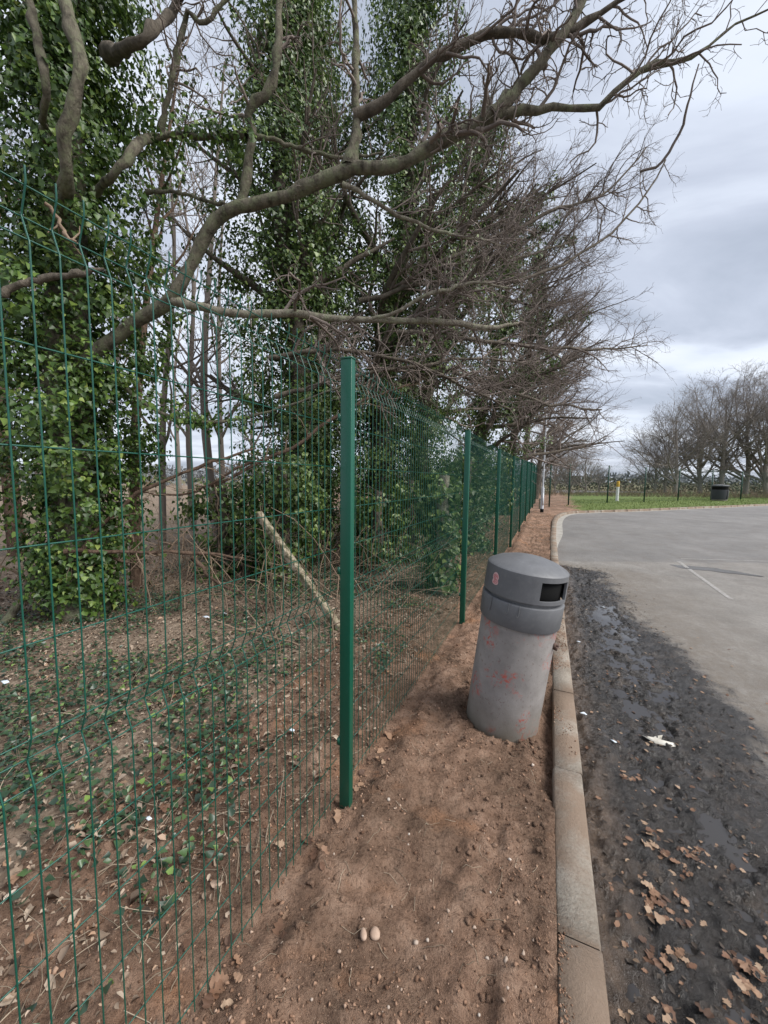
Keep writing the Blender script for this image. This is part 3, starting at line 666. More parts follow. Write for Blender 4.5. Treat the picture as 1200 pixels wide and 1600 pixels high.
mb = MB().box((0, 0, h / 2 - .05), (.1, .1, h)); o = bevel(link('stub_post', mb.mesh('stub_post'), BARK_PALE, None, p), .02); tag(o, 'short brownish stub post behind the lamp column foot', 'post')

# parking lines and puddle
def strip(name, a, b, w, mat, z=.004):
    pa = gp(*a, ROADZ); pb = gp(*b, ROADZ); n_ = 24; V = []
    d = (pb - pa)[:2]; q_ = np.array([d[1], -d[0]]) / np.hypot(*d) * w / 2
    for i in range(n_ + 1):
        c = pa[:2] + d * i / n_
        for s_ in (-1, 1):
            x, y = c + q_ * s_; V.append((x, y, float(g(x, y)) + ROADZ + z))
    return link(name, mesh_np(name, V, np.array([(2*i, 2*i+1, 2*i+3, 2*i+2) for i in range(n_)])), mat, road)
strip('painted_line', (1060, 877), (1142, 936), .07, PAINT); strip('painted_line', (1064, 873), (1290, 880), .05, PAINT)
strip('painted_line', (890, 812), (950, 810), .06, PAINT, .006); strip('painted_line', (1175, 819), (1290, 821), .06, PAINT, .006)
c = gp(1106, 889, ROADZ); A = np.linspace(0, 2 * math.pi, 40, endpoint=False)
rr_ = 1 + .25 * np.sin(3 * A + 1) + .12 * np.sin(7 * A)
dirp = np.array([.75, -.66]); 
V = [(c[0], c[1], float(g(c[0], c[1])) + ROADZ + .003)] + [(*(c[:2] + dirp * .62 * math.cos(a) * r + np.array([dirp[1], -dirp[0]]) * .26 * math.sin(a) * r), float(g(c[0], c[1])) + ROADZ + .0032) for a, r in zip(A, rr_)]
tag(link('puddle', mesh_np('puddle', V, np.array([(0, 1 + i, 1 + (i + 1) % 40) for i in range(40)])), PUD), kind='structure')

# ================================================================== TREES
def norm(v): return v / (np.linalg.norm(v, axis=-1, keepdims=True) + 1e-9)
def grow(PP, RR, nch, trange, ang, length, rr, bias=(0, 0, 0), wig=.12, K=6, rng=RNG, tip=.35, rmin=.0, curl=0.0, lenfall=.5, azbias=None):
    """children of the polylines PP (N,K0,3); returns P, R"""
    N, K0, _ = PP.shape; n = N * nch
    par = np.repeat(np.arange(N), nch)
    t = rng.uniform(trange[0], trange[1], n) * (K0 - 1); i0 = np.minimum(t.astype(int), K0 - 2); f = (t - i0)[:, None]
    p0 = PP[par, i0] * (1 - f) + PP[par, i0 + 1] * f; r0 = RR[par, i0] * (1 - f[:, 0]) + RR[par, i0 + 1] * f[:, 0]
    d = norm(PP[par, i0 + 1] - PP[par, i0])
    rv = rng.normal(size=(n, 3))
    if azbias is not None: rv = rv + np.array(azbias)
    side = norm(rv - d * (rv * d).sum(1, keepdims=True))
    a = np.radians(rng.uniform(ang[0], ang[1], n))[:, None]
    cd = norm(d * np.cos(a) + side * np.sin(a))
    plen = np.linalg.norm(np.diff(PP, axis=1), axis=2).sum(1)[par]
    ln = rng.uniform(length[0], length[1], n) * (plen if length[1] <= 1.5 and length[0] < 1 and lenfall is not None else 1)
    if lenfall is not None: ln = ln * (1 - lenfall * t / (K0 - 1))
    step = (ln / (K - 1))[:, None]
    P = np.zeros((n, K, 3)); P[:, 0] = p0; b = np.array(bias)
    side2 = norm(np.cross(cd, rng.normal(size=(n, 3))))
    for k in range(1, K):
        cd = norm(cd + b / (K - 1) + rng.normal(size=(n, 3)) * wig + side2 * curl * math.sin(k * 1.7)); P[:, k] = P[:, k - 1] + cd * step
    rb = np.maximum(np.minimum(r0 * .85, r0 * rr), rmin)[:, None]
    return P, np.maximum(rb * np.linspace(1, tip, K)[None], rmin * .7)
def tube_mesh(name, parts, smooth=True):
    mb = MB()
    for P, R, n in parts: V, F = tubes(P, R, n); mb.add(V, F)
    return mb.mesh(name, smooth)
def leaves(P, Nrm, Tip, size, shape='ivy', rng=RNG, fold=.18):
    n = len(P); Nrm = norm(Nrm); Tip = norm(Tip - Nrm * (Tip * Nrm).sum(1, keepdims=True)); Sd = np.cross(Nrm, Tip)
    if shape == 'ivy': sh_ = np.array([(0, 0, 0), (-.52, .22, 1), (-.30, .62, .7), (0, 1.05, -.3), (.30, .62, .7), (.52, .22, 1)])
    elif shape == 'dead': sh_ = np.array([(0, 0, 0), (-.26, .3, 1), (-.22, .7, .9), (0, 1, .2), (.22, .7, .9), (.26, .3, 1)])
    else: sh_ = np.array([(0, 0, 0), (-.30, .35, 1), (-.2, .7, .7), (0, 1.0, 0), (.2, .7, .7), (.30, .35, 1)])
    j = 1 + .25 * rng.normal(size=(n, 6, 1)) * np.array([0, 1, 1, .5, 1, 1])[None, :, None]
    s = size[:, None, None]
    fo = fold * (.4 + 1.2 * rng.random((n, 1, 1)))
    V = P[:, None] + s * (Sd[:, None] * sh_[None, :, 0:1] * j + Tip[:, None] * sh_[None, :, 1:2] + Nrm[:, None] * sh_[None, :, 2:3] * fo)
    b = (np.arange(n) * 6)[:, None]; F = np.concatenate([b + np.array([[0, 3, 2, 1]]), b + np.array([[0, 5, 4, 3]])])
    return V.reshape(-1, 3), F
def ivy_clumps(axis, radf, ncl, per, size, rng=RNG, csz=(.12, .3), trange=(0, 1), hollow=.45, flat=1.0):
    K0 = len(axis); t = rng.uniform(*trange, ncl) * (K0 - 1); i = np.minimum(t.astype(int), K0 - 2); f = (t - i)[:, None]
    c = axis[i] * (1 - f) + axis[i + 1] * f; az = rng.uniform(0, 2 * math.pi, ncl); R = np.array([radf(a, b) for a, b in zip(t / (K0 - 1), az)])
    rad = R * np.sqrt(rng.uniform(hollow ** 2, 1.0, ncl)); o = np.stack([np.cos(az), np.sin(az), np.zeros(ncl)], 1)
    cc = c + o * rad[:, None]; cs = rng.uniform(*csz, ncl)
    m_ = ncl * per; ci = np.repeat(np.arange(ncl), per)
    off = rng.normal(size=(m_, 3)) * np.array([1, 1, .8]) * .6; ln = np.linalg.norm(off, axis=1, keepdims=True); off = off / np.maximum(ln, 1) 
    P = cc[ci] + off * cs[ci][:, None]
    nr = norm(o[ci] * .9 + off * .9 + np.array([0, 0, .55]) + rng.normal(size=(m_, 3)) * .45)
    tip = np.array([0, 0, -1.0]) + o[ci] * .35 + rng.normal(size=(m_, 3)) * .5
    return P, nr, tip, rng.uniform(size[0], size[1], m_)
def ivy_mesh(name, sets, mat, parent=None, rng=RNG):
    mb = MB()
    for s_ in sets: mb.add(*leaves(*s_, rng=rng))
    return link(name, mb.mesh(name), mat, parent)
def pxline(pts, Y=None):     # (px, py, depth, radius_px)
    return np.array([list(at(p[0], p[1], p[2])) + [p[3] * .63 / FPX * p[2]] for p in pts])
def limb(pts, K=24, wob=.010, rng=RNG):
    q = resample(pxline(pts), K); q[1:-1, :3] += rng.normal(size=(K - 2, 3)) * wob; rr2 = q[:, 3] * (1 + .45 * np.exp(-np.arange(K) / 1.6)); return q[None, :, :3], np.maximum(rr2[None], .004)
def gnarl(P, R, rng=RNG):    # lumps on thick limbs
    return P, R * (1 + .10 * rng.normal(size=R.shape) + .3 * (rng.random(R.shape) > .93))

# ---- tree A: ivy-clad tree at the left with the long limb
rngA = np.random.default_rng(3)
bA = np.array([-3.75, 4.62]); zA = float(wood_z(*bA))
tA = empty('ivy_tree', (bA[0], bA[1], zA), 'large ivy covered tree at left whose long bare limb reaches over the fence', 'tree')
def rel(o, P): return P - np.array(o.location)
LA = {}
trunk = resample(np.array([[bA[0], bA[1], zA - .1, .33], [bA[0] + .02, bA[1], 1.0, .26], [bA[0] - .03, bA[1] + .02, 2.6, .23], [bA[0] + .05, bA[1], 4.2, .2], [bA[0] + .1, bA[1] + .1, 6.5, .15], [bA[0] + .3, bA[1] + .1, 9, .08]]), 22)
LA['trunk'] = (trunk[None, :, :3], trunk[None, :, 3])
D = 4.35
LA['long'] = limb([(85, 600, 4.6, 17), (150, 550, 4.45, 16), (205, 508, 4.4, 15.5), (268, 468, 4.3, 14.5), (300, 410, 4.25, 13), (335, 348, 4.2, 14), (378, 321, 4.15, 13.5), (450, 306, 4.1, 13), (545, 264, 4.0, 14.5), (615, 260, 3.95, 13), (700, 215, 3.9, 14.5), (770, 181, 3.85, 14), (850, 170, 3.8, 9), (935, 166, 3.75, 6.5), (965, 138, 3.7, 6), (1010, 106, 3.7, 6), (1062, 95, 3.65, 5), (1100, 78, 3.6, 3.6), (1150, 38, 3.6, 2.6), (1215, 8, 3.5, 1.5)], 60, .006, rngA)
L1 = [
 [(770, 181, 3.85, 12), (812, 135, 3.8, 11), (850, 92, 3.75, 11), (885, 45, 3.7, 11), (912, -5, 3.7, 10), (930, -80, 3.6, 8), (990, -190, 3.6, 4)],
 [(545, 264, 4.0, 11), (556, 200, 4.0, 10), (554, 110, 4.0, 8), (556, 20, 4.0, 7), (548, -90, 4, 5), (575, -200, 4, 2)],
 [(553, 182, 4.0, 9), (600, 160, 3.95, 8.5), (655, 112, 3.9, 8.5), (725, 66, 3.85, 8.5), (790, 50, 3.8, 8), (862, 61, 3.75, 9), (905, 40, 3.7, 7), (950, 15, 3.65, 6), (1000, -15, 3.6, 3.5), (1080, -20, 3.6, 2)],
 [(375, 322, 4.15, 10), (388, 262, 4.1, 9), (392, 200, 4.1, 9), (386, 176, 4.05, 9.5), (420, 135, 4.0, 10), (432, 98, 4.0, 8.5), (436, 30, 4.0, 7.5), (444, -60, 4, 6), (470, -200, 4, 3)],
 [(268, 468, 4.3, 9), (350, 488, 4.35, 8.5), (450, 488, 4.45, 9), (520, 498, 4.5, 8), (600, 500, 4.6, 7), (700, 503, 4.75, 7.5), (760, 512, 4.85, 6), (810, 505, 5.0, 3)],
 [(385, 212, 4.1, 6), (330, 215, 4.2, 5.5), (250, 212, 4.3, 6), (222, 220, 4.1, 9), (200, 250, 3.95, 9), (172, 278, 3.95, 9), (150, 300, 4.3, 8)],
 [(392, 212, 4.1, 5.5), (430, 220, 4.15, 5), (485, 236, 4.2, 4.5), (530, 246, 4.3, 4), (600, 240, 4.4, 2)],
 [(250, 206, 4.3, 6), (268, 130, 4.2, 6), (284, 50, 4.15, 5.5), (295, 20, 4.1, 5), (320, 35, 4.1, 5), (345, 8, 4.1, 4.5), (380, -20, 4.1, 4)],
 [(100, 330, 4.2, 13), (104, 285, 3.75, 13), (100, 215, 3.6, 14), (122, 140, 3.55, 14), (125, 85, 3.55, 13), (104, 15, 3.6, 13), (95, -60, 3.7, 11), (120, -200, 3.9, 9)],
 [(70, 220, 4.3, 8), (68, 180, 3.85, 7), (72, 130, 3.7, 8), (58, 60, 3.7, 8), (45, -5, 3.7, 8), (20, -90, 3.8, 7)],
 [(170, 85, 4.4, 12), (205, 72, 3.9, 11), (235, 52, 3.85, 10), (270, 15, 4.15, 9), (300, -40, 4.0, 7), (360, -130, 4, 4)],
 [(28, 130, 5.0, 12), (20, 75, 5.0, 12), (33, 30, 5, 10), (45, 0, 5, 8), (70, -80, 5, 5)],
 [(-30, 470, 3.4, 8), (0, 458, 3.4, 8), (45, 440, 3.45, 8), (95, 432, 3.5, 7.5), (140, 424, 3.55, 6), (163, 420, 3.6, 3)],
 [(535, 288, 4.0, 4.5), (590, 318, 4.1, 4.5), (640, 345, 4.2, 4), (700, 365, 4.3, 3.5), (735, 372, 4.4, 3), (790, 385, 4.5, 1.5)],
 [(230, 300, 4.5, 4), (280, 302, 4.4, 3.5), (330, 315, 4.3, 3.5), (362, 322, 4.2, 3)],
 [(560, 500, 4.55, 4), (610, 490, 4.55, 4), (660, 465, 4.5, 4.5), (710, 450, 4.5, 4.5), (745, 442, 4.5, 3.5), (800, 450, 4.5, 2)],
 [(150, 560, 4.5, 5), (240, 640, 4.6, 4.5), (330, 660, 4.8, 4), (430, 640, 5.0, 3), (540, 600, 5.1, 2)],
]
limbs = [limb(l, 26, .008, rngA) for l in L1]
limbs_pale = {4, 13, 15}
big = [gnarl(*LA['long'], rngA)] + [gnarl(*x, rngA) for k, x in enumerate(limbs) if k not in limbs_pale]
link('trunk', tube_mesh('trunk', [(rel(tA, LA['trunk'][0]), LA['trunk'][1], 12)]), BARK_LIMB, tA)
for k, (P, R) in enumerate(big): link('limb', tube_mesh('limb', [(rel(tA, P), R, 10)]), BARK_DARK if k in (3, 12, 10) else BARK_LIMB, tA)
for k in limbs_pale: link('limb', tube_mesh('limb', [(rel(tA, limbs[k][0]), limbs[k][1], 9)]), BARK_PALE, tA)
# twigs growing from the limbs: spurred, contorted
PPs = [LA['long'][0][:, 28:]] + [limbs[k][0] for k in (0, 1, 2, 3, 6, 7)]
RRs = [LA['long'][1][:, 28:]] + [limbs[k][1] for k in (0, 1, 2, 3, 6, 7)]
tw_parts = []
for P, R in zip(PPs, RRs):
    nb_ = 26 if len(tw_parts) < 2 or P is PPs[3] else 11
    c1 = grow(P, R, nb_, (.22, 1), (35, 85), (.28, .75), .45, (.05, 0, -.05), .30, 8, rngA, .4, .0035, .22, None)
    c2 = grow(*c1, 5, (.15, 1), (30, 80), (.10, .34), .6, (0, 0, .05), .34, 6, rngA, .5, .0024, .2, None)
    c3 = grow(*c2, 3, (.2, 1), (30, 75), (.04, .14), .7, (0, 0, .08), .3, 4, rngA, .6, .0019, .1, None)
    tw_parts += [(rel(tA, c1[0]), c1[1], 5), (rel(tA, c2[0]), c2[1], 4), (rel(tA, c3[0]), c3[1], 3)]
for k in (4, 13, 15):
    c1 = grow(*limbs[k], 16, (.2, 1), (30, 80), (.35, .95), .5, (.1, 0, -.15), .24, 8, rngA, .4, .0035, .1, None)
    c2 = grow(*c1, 7, (.15, 1), (25, 75), (.14, .45), .6, (0, 0, 0), .26, 6, rngA, .5, .0024, .1, None)
    c3 = grow(*c2, 3, (.2, 1), (30, 75), (.05, .18), .7, (0, 0, .08), .26, 4, rngA, .6, .0018, .1, None)
    tw_parts += [(rel(tA, c1[0]), c1[1], 5), (rel(tA, c2[0]), c2[1], 4), (rel(tA, c3[0]), c3[1], 3)]
tag(link('twigs', tube_mesh('twigs', tw_parts), TWIG, tA), kind='stuff')
# the lone ascending shoot hanging from the limb tip
sh0 = limb([(1000, 268, 6.5, 2), (1032, 258, 6.4, 3), (1062, 205, 6.2, 3), (1080, 150, 6.0, 2.2), (1092, 100, 5.9, 1.4)], 14, .012, rngA)
# ivy on tree A
def radA(t, az):
    z = t * 9; base = np.interp(z, [0, .8, 1.4, 2.2, 3.0, 4.5, 6, 9], [.32, .40, .60, .88, .95, .9, .8, .5])
    return base * (1 + .28 * math.sin(3 * az + z * 2.1) + .18 * math.sin(5 * az - z * 3.3 + 1)) 
sets = [ivy_clumps(trunk[:, :3] - np.array(tA.location), radA, 820, 46, (.026, .075), rngA, (.12, .30), (.03, .98), .35),
        ivy_clumps(trunk[:, :3] - np.array(tA.location), lambda t, az: .33, 320, 44, (.034, .06), rngA, (.10, .2), (.02, .98), .8)]
for k in (5, 16):
    ax_ = limbs[k][0][0][:14] - np.array(tA.location); sets.append(ivy_clumps(ax_, lambda t, az: .22, 18, 40, (.034, .06), rngA, (.1, .22)))
ivy_mesh('ivy', sets, IVY, tA, rngA)

# ---- generic trees
def tree_parts(rng, base, h, r0, lean=(0, 0), n1=16, n2=8, n3=7, n4=0, bias=(0, 0, .2), l1=(.45, .75), droop=(0, 0, 0), rmin=.004, t1=(.22, 1), az=None, a1=(40, 75), wig=.10, K1=9):
    p = np.array([[0, 0, -.15], [lean[0] * .15, lean[1] * .15, h * .3], [lean[0] * .5, lean[1] * .5, h * .65], [lean[0], lean[1], h]], float) + rng.normal(size=(4, 3)) * [.05, .05, 0] * h * .32
    p[0] = (0, 0, -.15); q = resample(p, 14)
    T0 = (q[None], (r0 * np.linspace(1, .16, 14))[None])
    A = grow(*T0, n1, t1, a1, l1, .55, bias, wig, K1, rng, .22, rmin * 2.5, 0, .55, az)
    B = grow(*A, n2, (.18, 1), (28, 70), (.32, .62), .55, np.array(bias) * .6 + droop, wig * 1.3, 7, rng, .3, rmin * 1.6, .05, .4)
    C = grow(*B, n3, (.15, 1), (25, 65), (.3, .62), .6, np.array(bias) * .4 + droop, wig * 1.6, 4, rng, .4, rmin, .06, .3)
    parts = [(A, 6), (B, 4), (C, 3)]
    if n4: parts.append((grow(*C, n4, (.2, 1), (25, 60), (.3, .6), .65, (0, 0, .1), wig * 1.8, 3, rng, .5, rmin * .7, .05, .2), 3))
    return T0, parts
def simple_tree(name, base, rng, label, group, bark, twig, ivy=None, **kw):
    o = empty(name, base, label, 'tree', group)
    T0, parts = tree_parts(rng, base, **kw)
    link('trunk', tube_mesh('trunk', [(T0[0], T0[1] * (1 + .04 * rng.normal(size=T0[1].shape)), 10)]), bark, o)
    lm = link('limbs', tube_mesh('limbs', [(parts[0][0][0], parts[0][0][1], 7)]), bark, o)
    tag(link('twigs', tube_mesh('twigs', [(p[0], p[1], n) for p, n in parts[1:]]), twig, o), kind='stuff')
    if ivy: ivy_mesh('ivy', ivy(T0, parts, rng), IVY_FAR, o, rng)
    return o
def wood_pt(px, Y):
    x = at(px, 750, Y)[0]; return np.array([x, Y, float(wood_z(np.array(x), np.array(Y)))])

# ivy columns behind (B, C, D)
def col_ivy(rad, n, per, z0=0, limbn=0, size=(.032, .08)):
    def f(T0, parts, rng):
        ax_ = T0[0][0]
        def rf(t, az): return rad * np.interp(t, [0, .12, .3, .6, .85, 1], [.45, .65, 1, 1.05, .7, .3]) * (1 + .3 * math.sin(3 * az + 9 * t) + .2 * math.sin(5 * az - 17 * t))
        s_ = [ivy_clumps(ax_, rf, n, per, size, rng, (.16, .42), (.02, .97), .3), ivy_clumps(ax_, lambda t, az: .3, n // 4, per, size, rng, (.12, .22), (.02, .97), .8)]
        LP = parts[0][0][0]
        for k in range(min(limbn, len(LP))): s_.append(ivy_clumps(LP[k][:6], lambda t, az: .3, 12, per, size, rng, (.15, .36)))
        return s_
    return f
R_ = (CT, -ST, 0)
rng = np.random.default_rng(21)
simple_tree('ivy_tree', wood_pt(448, 7.4), rng, 'tall ivy clad trunk standing second behind the fence left of the near post', None, BARK_DARK, TWIG, col_ivy(1.1, 740, 42, limbn=8), h=11, r0=.26, lean=(.1, .3), n1=10, n2=6, n3=5, l1=(.2, .38), bias=(.1, -.05, .35), rmin=.004, t1=(.3, 1))
rng = np.random.default_rng(22)
simple_tree('ivy_tree', wood_pt(600, 8.6), rng, 'broad dark ivy covered tree behind the second fence panel', None, BARK_DARK, TWIG, col_ivy(1.5, 880, 42, limbn=10), h=12, r0=.3, lean=(.5, 0), n1=18, n2=8, n3=7, l1=(.22, .36), bias=(.5, -.25, .25), rmin=.0045, t1=(.2, 1), az=(.8, -.35, 0))
rng = np.random.default_rng(24)
simple_tree('ivy_tree', wood_pt(505, 9.8), rng, 'ivy covered tree between the second and the broad ivy trees', None, BARK_DARK, TWIG, col_ivy(1.2, 460, 40, limbn=8), h=12.5, r0=.26, lean=(.1, 0), n1=16, n2=8, n3=6, l1=(.22, .36), bias=(.1, -.1, .3), rmin=.0045, t1=(.2, 1))
rng = np.random.default_rng(23)
simple_tree('ivy_tree', wood_pt(672, 10.6), rng, 'ivy wrapped tree with brown twiggy crown hanging over the fence middle', None, BARK_DARK, TWIG, col_ivy(1.1, 480, 36, limbn=8), h=11, r0=.26, lean=(1.0, -.5), n1=24, n2=9, n3=7, n4=2, l1=(.28, .50), bias=(.35, -.15, .3), rmin=.0032, t1=(.25, 1), az=(.9, -.4, 0), a1=(40, 80), wig=.15)
specs = [(745, 13.2, 10.5, 31, 'bare twiggy tree leaning over the fence with ivy clumps in its crown', .75), (788, 16.8, 11, 32, 'bare spreading tree leaning over the middle of the fence run', .5), (812, 21, 11, 33, 'bare tree standing near the fence end with twigs over the soil strip', 0), (838, 27, 10, 34, 'bare bushy tree behind the lamp column', 0)]
for px, Y, h, sd_, lab, iv in specs:
    rng = np.random.default_rng(sd_)
    simple_tree('bare_tree', wood_pt(px, Y), rng, lab, 'bare trees leaning over the fence', BARK_DARK, TWIG, col_ivy(iv, 240, 30, limbn=9, size=(.06, .11)) if iv else None, h=h, r0=.2, lean=(1.0, -.5), n1=28, n2=10, n3=7, n4=2, l1=(.30, .54), bias=(.28, -.12, .32), rmin=.0034 + .0001 * Y, t1=(.22, 1), az=(.7, -.3, 0), a1=(40, 80), wig=.14)
# shoot rising out of the crowns
rngX = np.random.default_rng(77)
P, R = sh0
# thin bare trunks in the wood behind
bt = [(205, 5.7, 8, .085, 'thin reddish trunk leaning right beside the large ivy tree', (.55, .2)), (250, 9.5, 11, .09, 'slim bare tree behind the gap between the ivy columns', (.3, 0)), (338, 11, 13, .13, 'straight bare tree rising in the sky gap between ivy columns', (-.1, 0)), (350, 14, 13, .12, 'far slim bare tree in the sky gap', (.4, 0)),
      (300, 12, 12, .11, 'slim forked bare tree behind the long limb', (-.4, .1)), (20, 8, 11, .16, 'bare brown tree at the far left edge', (-.3, 0)), (-60, 10, 12, .14, 'bare tree just beyond the left edge', (.5, 0)), (60, 13, 12, .14, 'distant bare tree behind the large ivy tree', (.2, 0)), (470, 13, 11, .12, 'bare tree deep behind the ivy columns', (0, 0)), (555, 16, 11, .13, 'far bare tree seen past the near green post', (0, 0)), (180, 17, 12, .13, 'distant slim tree in the brown wood', (.3, 0)), (400, 20, 12, .14, 'distant tree far back in the wood', (-.3, 0)), (280, 24, 12, .15, 'remote bare tree on the wood horizon', (.2, 0)), (100, 24, 12, .15, 'remote bare tree at left on the wood horizon', (.2, 0)), (640, 22, 11, .15, 'remote bare tree behind the broad ivy tree', (0, 0))]
for k, (px, Y, h, r, lab, ln_) in enumerate(bt):
    rng = np.random.default_rng(100 + k)
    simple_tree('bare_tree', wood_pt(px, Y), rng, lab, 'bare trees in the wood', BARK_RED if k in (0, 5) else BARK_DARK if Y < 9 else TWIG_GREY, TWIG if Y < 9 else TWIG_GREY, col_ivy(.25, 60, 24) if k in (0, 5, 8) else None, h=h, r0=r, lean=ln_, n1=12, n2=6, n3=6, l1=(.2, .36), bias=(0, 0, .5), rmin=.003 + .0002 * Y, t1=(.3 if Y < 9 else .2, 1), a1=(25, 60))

# ivy stump right behind the fence and ivy shrubs
def ivy_bush(name, base, label, cat, h, rad, n, per, stem=True, mat=IVY_FAR, size=(.05, .085), top=1.0, seed=5):
    rng = np.random.default_rng(seed); o = empty(name, base, label, cat)
    q = resample(np.array([[0, 0, -.1], [.03, 0, h * .4], [0, .02, h * .75], [.02, 0, h]]), 10)
    if stem: link('stem', tube_mesh('stem', [(q[None], np.linspace(.14, .08, 10)[None] if h > 1.2 else np.linspace(.05, .02, 10)[None], 9)]), BARK_PALE if top > 1 else BARK_DARK, o)
    br = grow(q[None], np.full((1, 10), .05), 26, (.1, 1), (40, 80), (rad * .6, rad * 1.15), .25, (0, 0, .1), .15, 6, rng, .3, .004, 0, None)
    if top <= 1: link('branches', tube_mesh('branches', [(*br, 5)]), BARK_DARK, o)
    ivy_mesh('ivy', [ivy_clumps(q, lambda t, az: rad * (.7 + .4 * t) * (1 + .25 * math.sin(3 * az + 5 * t)), n, per, size, rng, (.10, .22) if rad < .4 else (.14, .34), (.05, 1), .5)], mat, o, rng); return o
x = at(692, 750, 5.7)[0]; ivy_bush('ivy_stump', (x, 5.7, float(wood_z(np.array(x), np.array(5.7)))), 'ivy grown pale stump close behind the fence left of the second post', 'stump', 1.75, .26, 60, 36, seed=6, top=2)
for k, (px, Y, h, rad, n, lab) in enumerate([(640, 8.2, 1.7, .8, 120, 'dense ivy shrub behind the middle of the second panel'), (730, 9.3, 2.2, .75, 110, 'green ivy shrub seen through the third fence panel'), (590, 7.0, 1.5, .45, 50, 'ivy bush right of the near green post'), (440, 6.3, 2.0, .6, 90, 'ivy bush under the second ivy tree'), (345, 6.6, 1.6, .5, 60, 'ivy bush behind the thin reddish trunk'), (735, 13, 2.6, 1.0, 90, 'ivy shrub behind the fourth fence panel'), (762, 17, 2.6, 1.1, 80, 'ivy shrub behind the farther fence panels')]):
    ivy_bush('ivy_shrub', wood_pt(px, Y), lab, 'shrub', h, rad, n, 38, seed=40 + k)

# leaning old concrete fence post and fallen wood
a_ = at(403, 802, 4.75); b_ = at(534, 985, 4.2); b_[2] = float(wood_z(b_[0], b_[1])) - .03
d_ = a_ - b_; ln_ = np.linalg.norm(d_); o = bevel(link('leaning_post', MB().box((0, 0, ln_ / 2), (.085, .085, ln_)).mesh('leaning_post'), OLDPOST, None, b_), .012)
o.rotation_euler = Vector(d_).to_track_quat('Z', 'Y').to_euler(); tag(o, 'mossy pale concrete post leaning over behind the mesh fence', 'post')
rng = np.random.default_rng(55)
fall = [[(0, 985, 4.2, 8), (40, 925, 4.4, 8), (70, 880, 4.5, 7), (110, 850, 4.6, 5)], [(60, 905, 4.3, 4), (105, 865, 4.4, 5), (140, 862, 4.5, 4), (200, 880, 4.6, 3)], [(100, 862, 4.2, 5), (200, 862, 4.4, 4.5), (300, 862, 4.6, 5), (380, 872, 4.8, 3)], [(120, 870, 4.3, 4), (190, 790, 4.5, 4), (280, 740, 4.7, 4), (400, 700, 5, 3)],
        [(300, 870, 4.9, 4), (340, 910, 4.8, 4), (370, 925, 4.7, 3), (420, 960, 4.6, 2)], [(330, 760, 5, 3), (470, 690, 5.1, 4), (540, 640, 5.2, 3.5), (640, 600, 5.4, 2)], [(395, 720, 5.0, 3), (300, 770, 4.9, 3), (215, 770, 4.8, 2)]]
lab_ = ['thick mossy broken branch lying at the far left', 'short forked dead branch at the foot of the large ivy tree', 'long horizontal dead branch low behind the near panel', 'slanting dead branch against the ivy tree', 'broken branch on the leaf litter left of the leaning post', 'slim dead branch hanging behind the near post', 'thin dead branch caught between the trunks']
for k, l in enumerate(fall):
    P, R = limb(l, 14, .012, rng); base = P[0, 0].copy(); o = empty('dead_branch', base, lab_[k], 'branch')
    link('branch', tube_mesh('branch', [(P - base, gnarl(P, R, rng)[1], 7)]), BARK_LIMB if k == 0 else BARK_RED, o)
    c1 = grow(P, R, 9, (.2, 1), (30, 80), (.2, .6), .5, (0, 0, .05), .22, 7, rng, .3, .003, 0, None); c2 = grow(*c1, 4, (.2, 1), (30, 70), (.08, .3), .6, (0, 0, 0), .22, 5, rng, .4, .002, 0, None)
    tag(link('twigs', tube_mesh('twigs', [(c1[0] - base, c1[1], 4), (c2[0] - base, c2[1], 3)]), TWIG_TAN, o), kind='stuff')
# dead brown branch stuck in the top of the fence
P, R = limb([(70, 318, 1.02, 6), (88, 345, 1.03, 7), (105, 372, 1.03, 9), (120, 378, 1.04, 4)], 10, .004, rng)
c1 = grow(P, R * .6, 5, (.1, 1), (40, 90), (.02, .05), .6, (0, 0, 0), .3, 4, rng, .4, .002, 0, None)
tag(link('dead_twig', tube_mesh('dead_twig', [(P, R * .55, 7), (*c1, 4)]), TWIG_TAN), 'curled dry brown twig caught on the top wires of the near panel', 'twig')

# understory twig tangle in the wood (brambles, saplings)
rng = np.random.default_rng(66)
n = 420; Yb = rng.uniform(4.4, 13, n); nn = rng.uniform(-6, -1.7, n); T_ = rng.uniform(3.0, 14, n); bx_, by_ = tn(T_, nn)
st = np.zeros((n, 7, 3)); st[:, 0] = np.stack([bx_, by_, wood_z(bx_, by_)], 1); dv = norm(rng.normal(size=(n, 3)) * [.6, .6, .2] + [0, 0, 1.0])
for k in range(1, 7): dv = norm(dv + rng.normal(size=(n, 3)) * .16 + [.02, 0, -.10]); st[:, k] = st[:, k - 1] + dv * rng.uniform(.12, .32, (n, 1))
Rr = np.linspace(.007, .003, 7)[None] * rng.uniform(.6, 1.4, (n, 1))
c1 = grow(st, Rr, 5, (.2, 1), (30, 70), (.15, .5), .6, (0, 0, 0), .18, 5, rng, .4, .0022, 0, None)
tag(link('bramble_tangle', tube_mesh('bramble_tangle', [(st, Rr, 4), (*c1, 3)]), TWIG_TAN), 'tangle of thin bare bramble stems behind the mesh fence', 'brambles', kind='stuff')

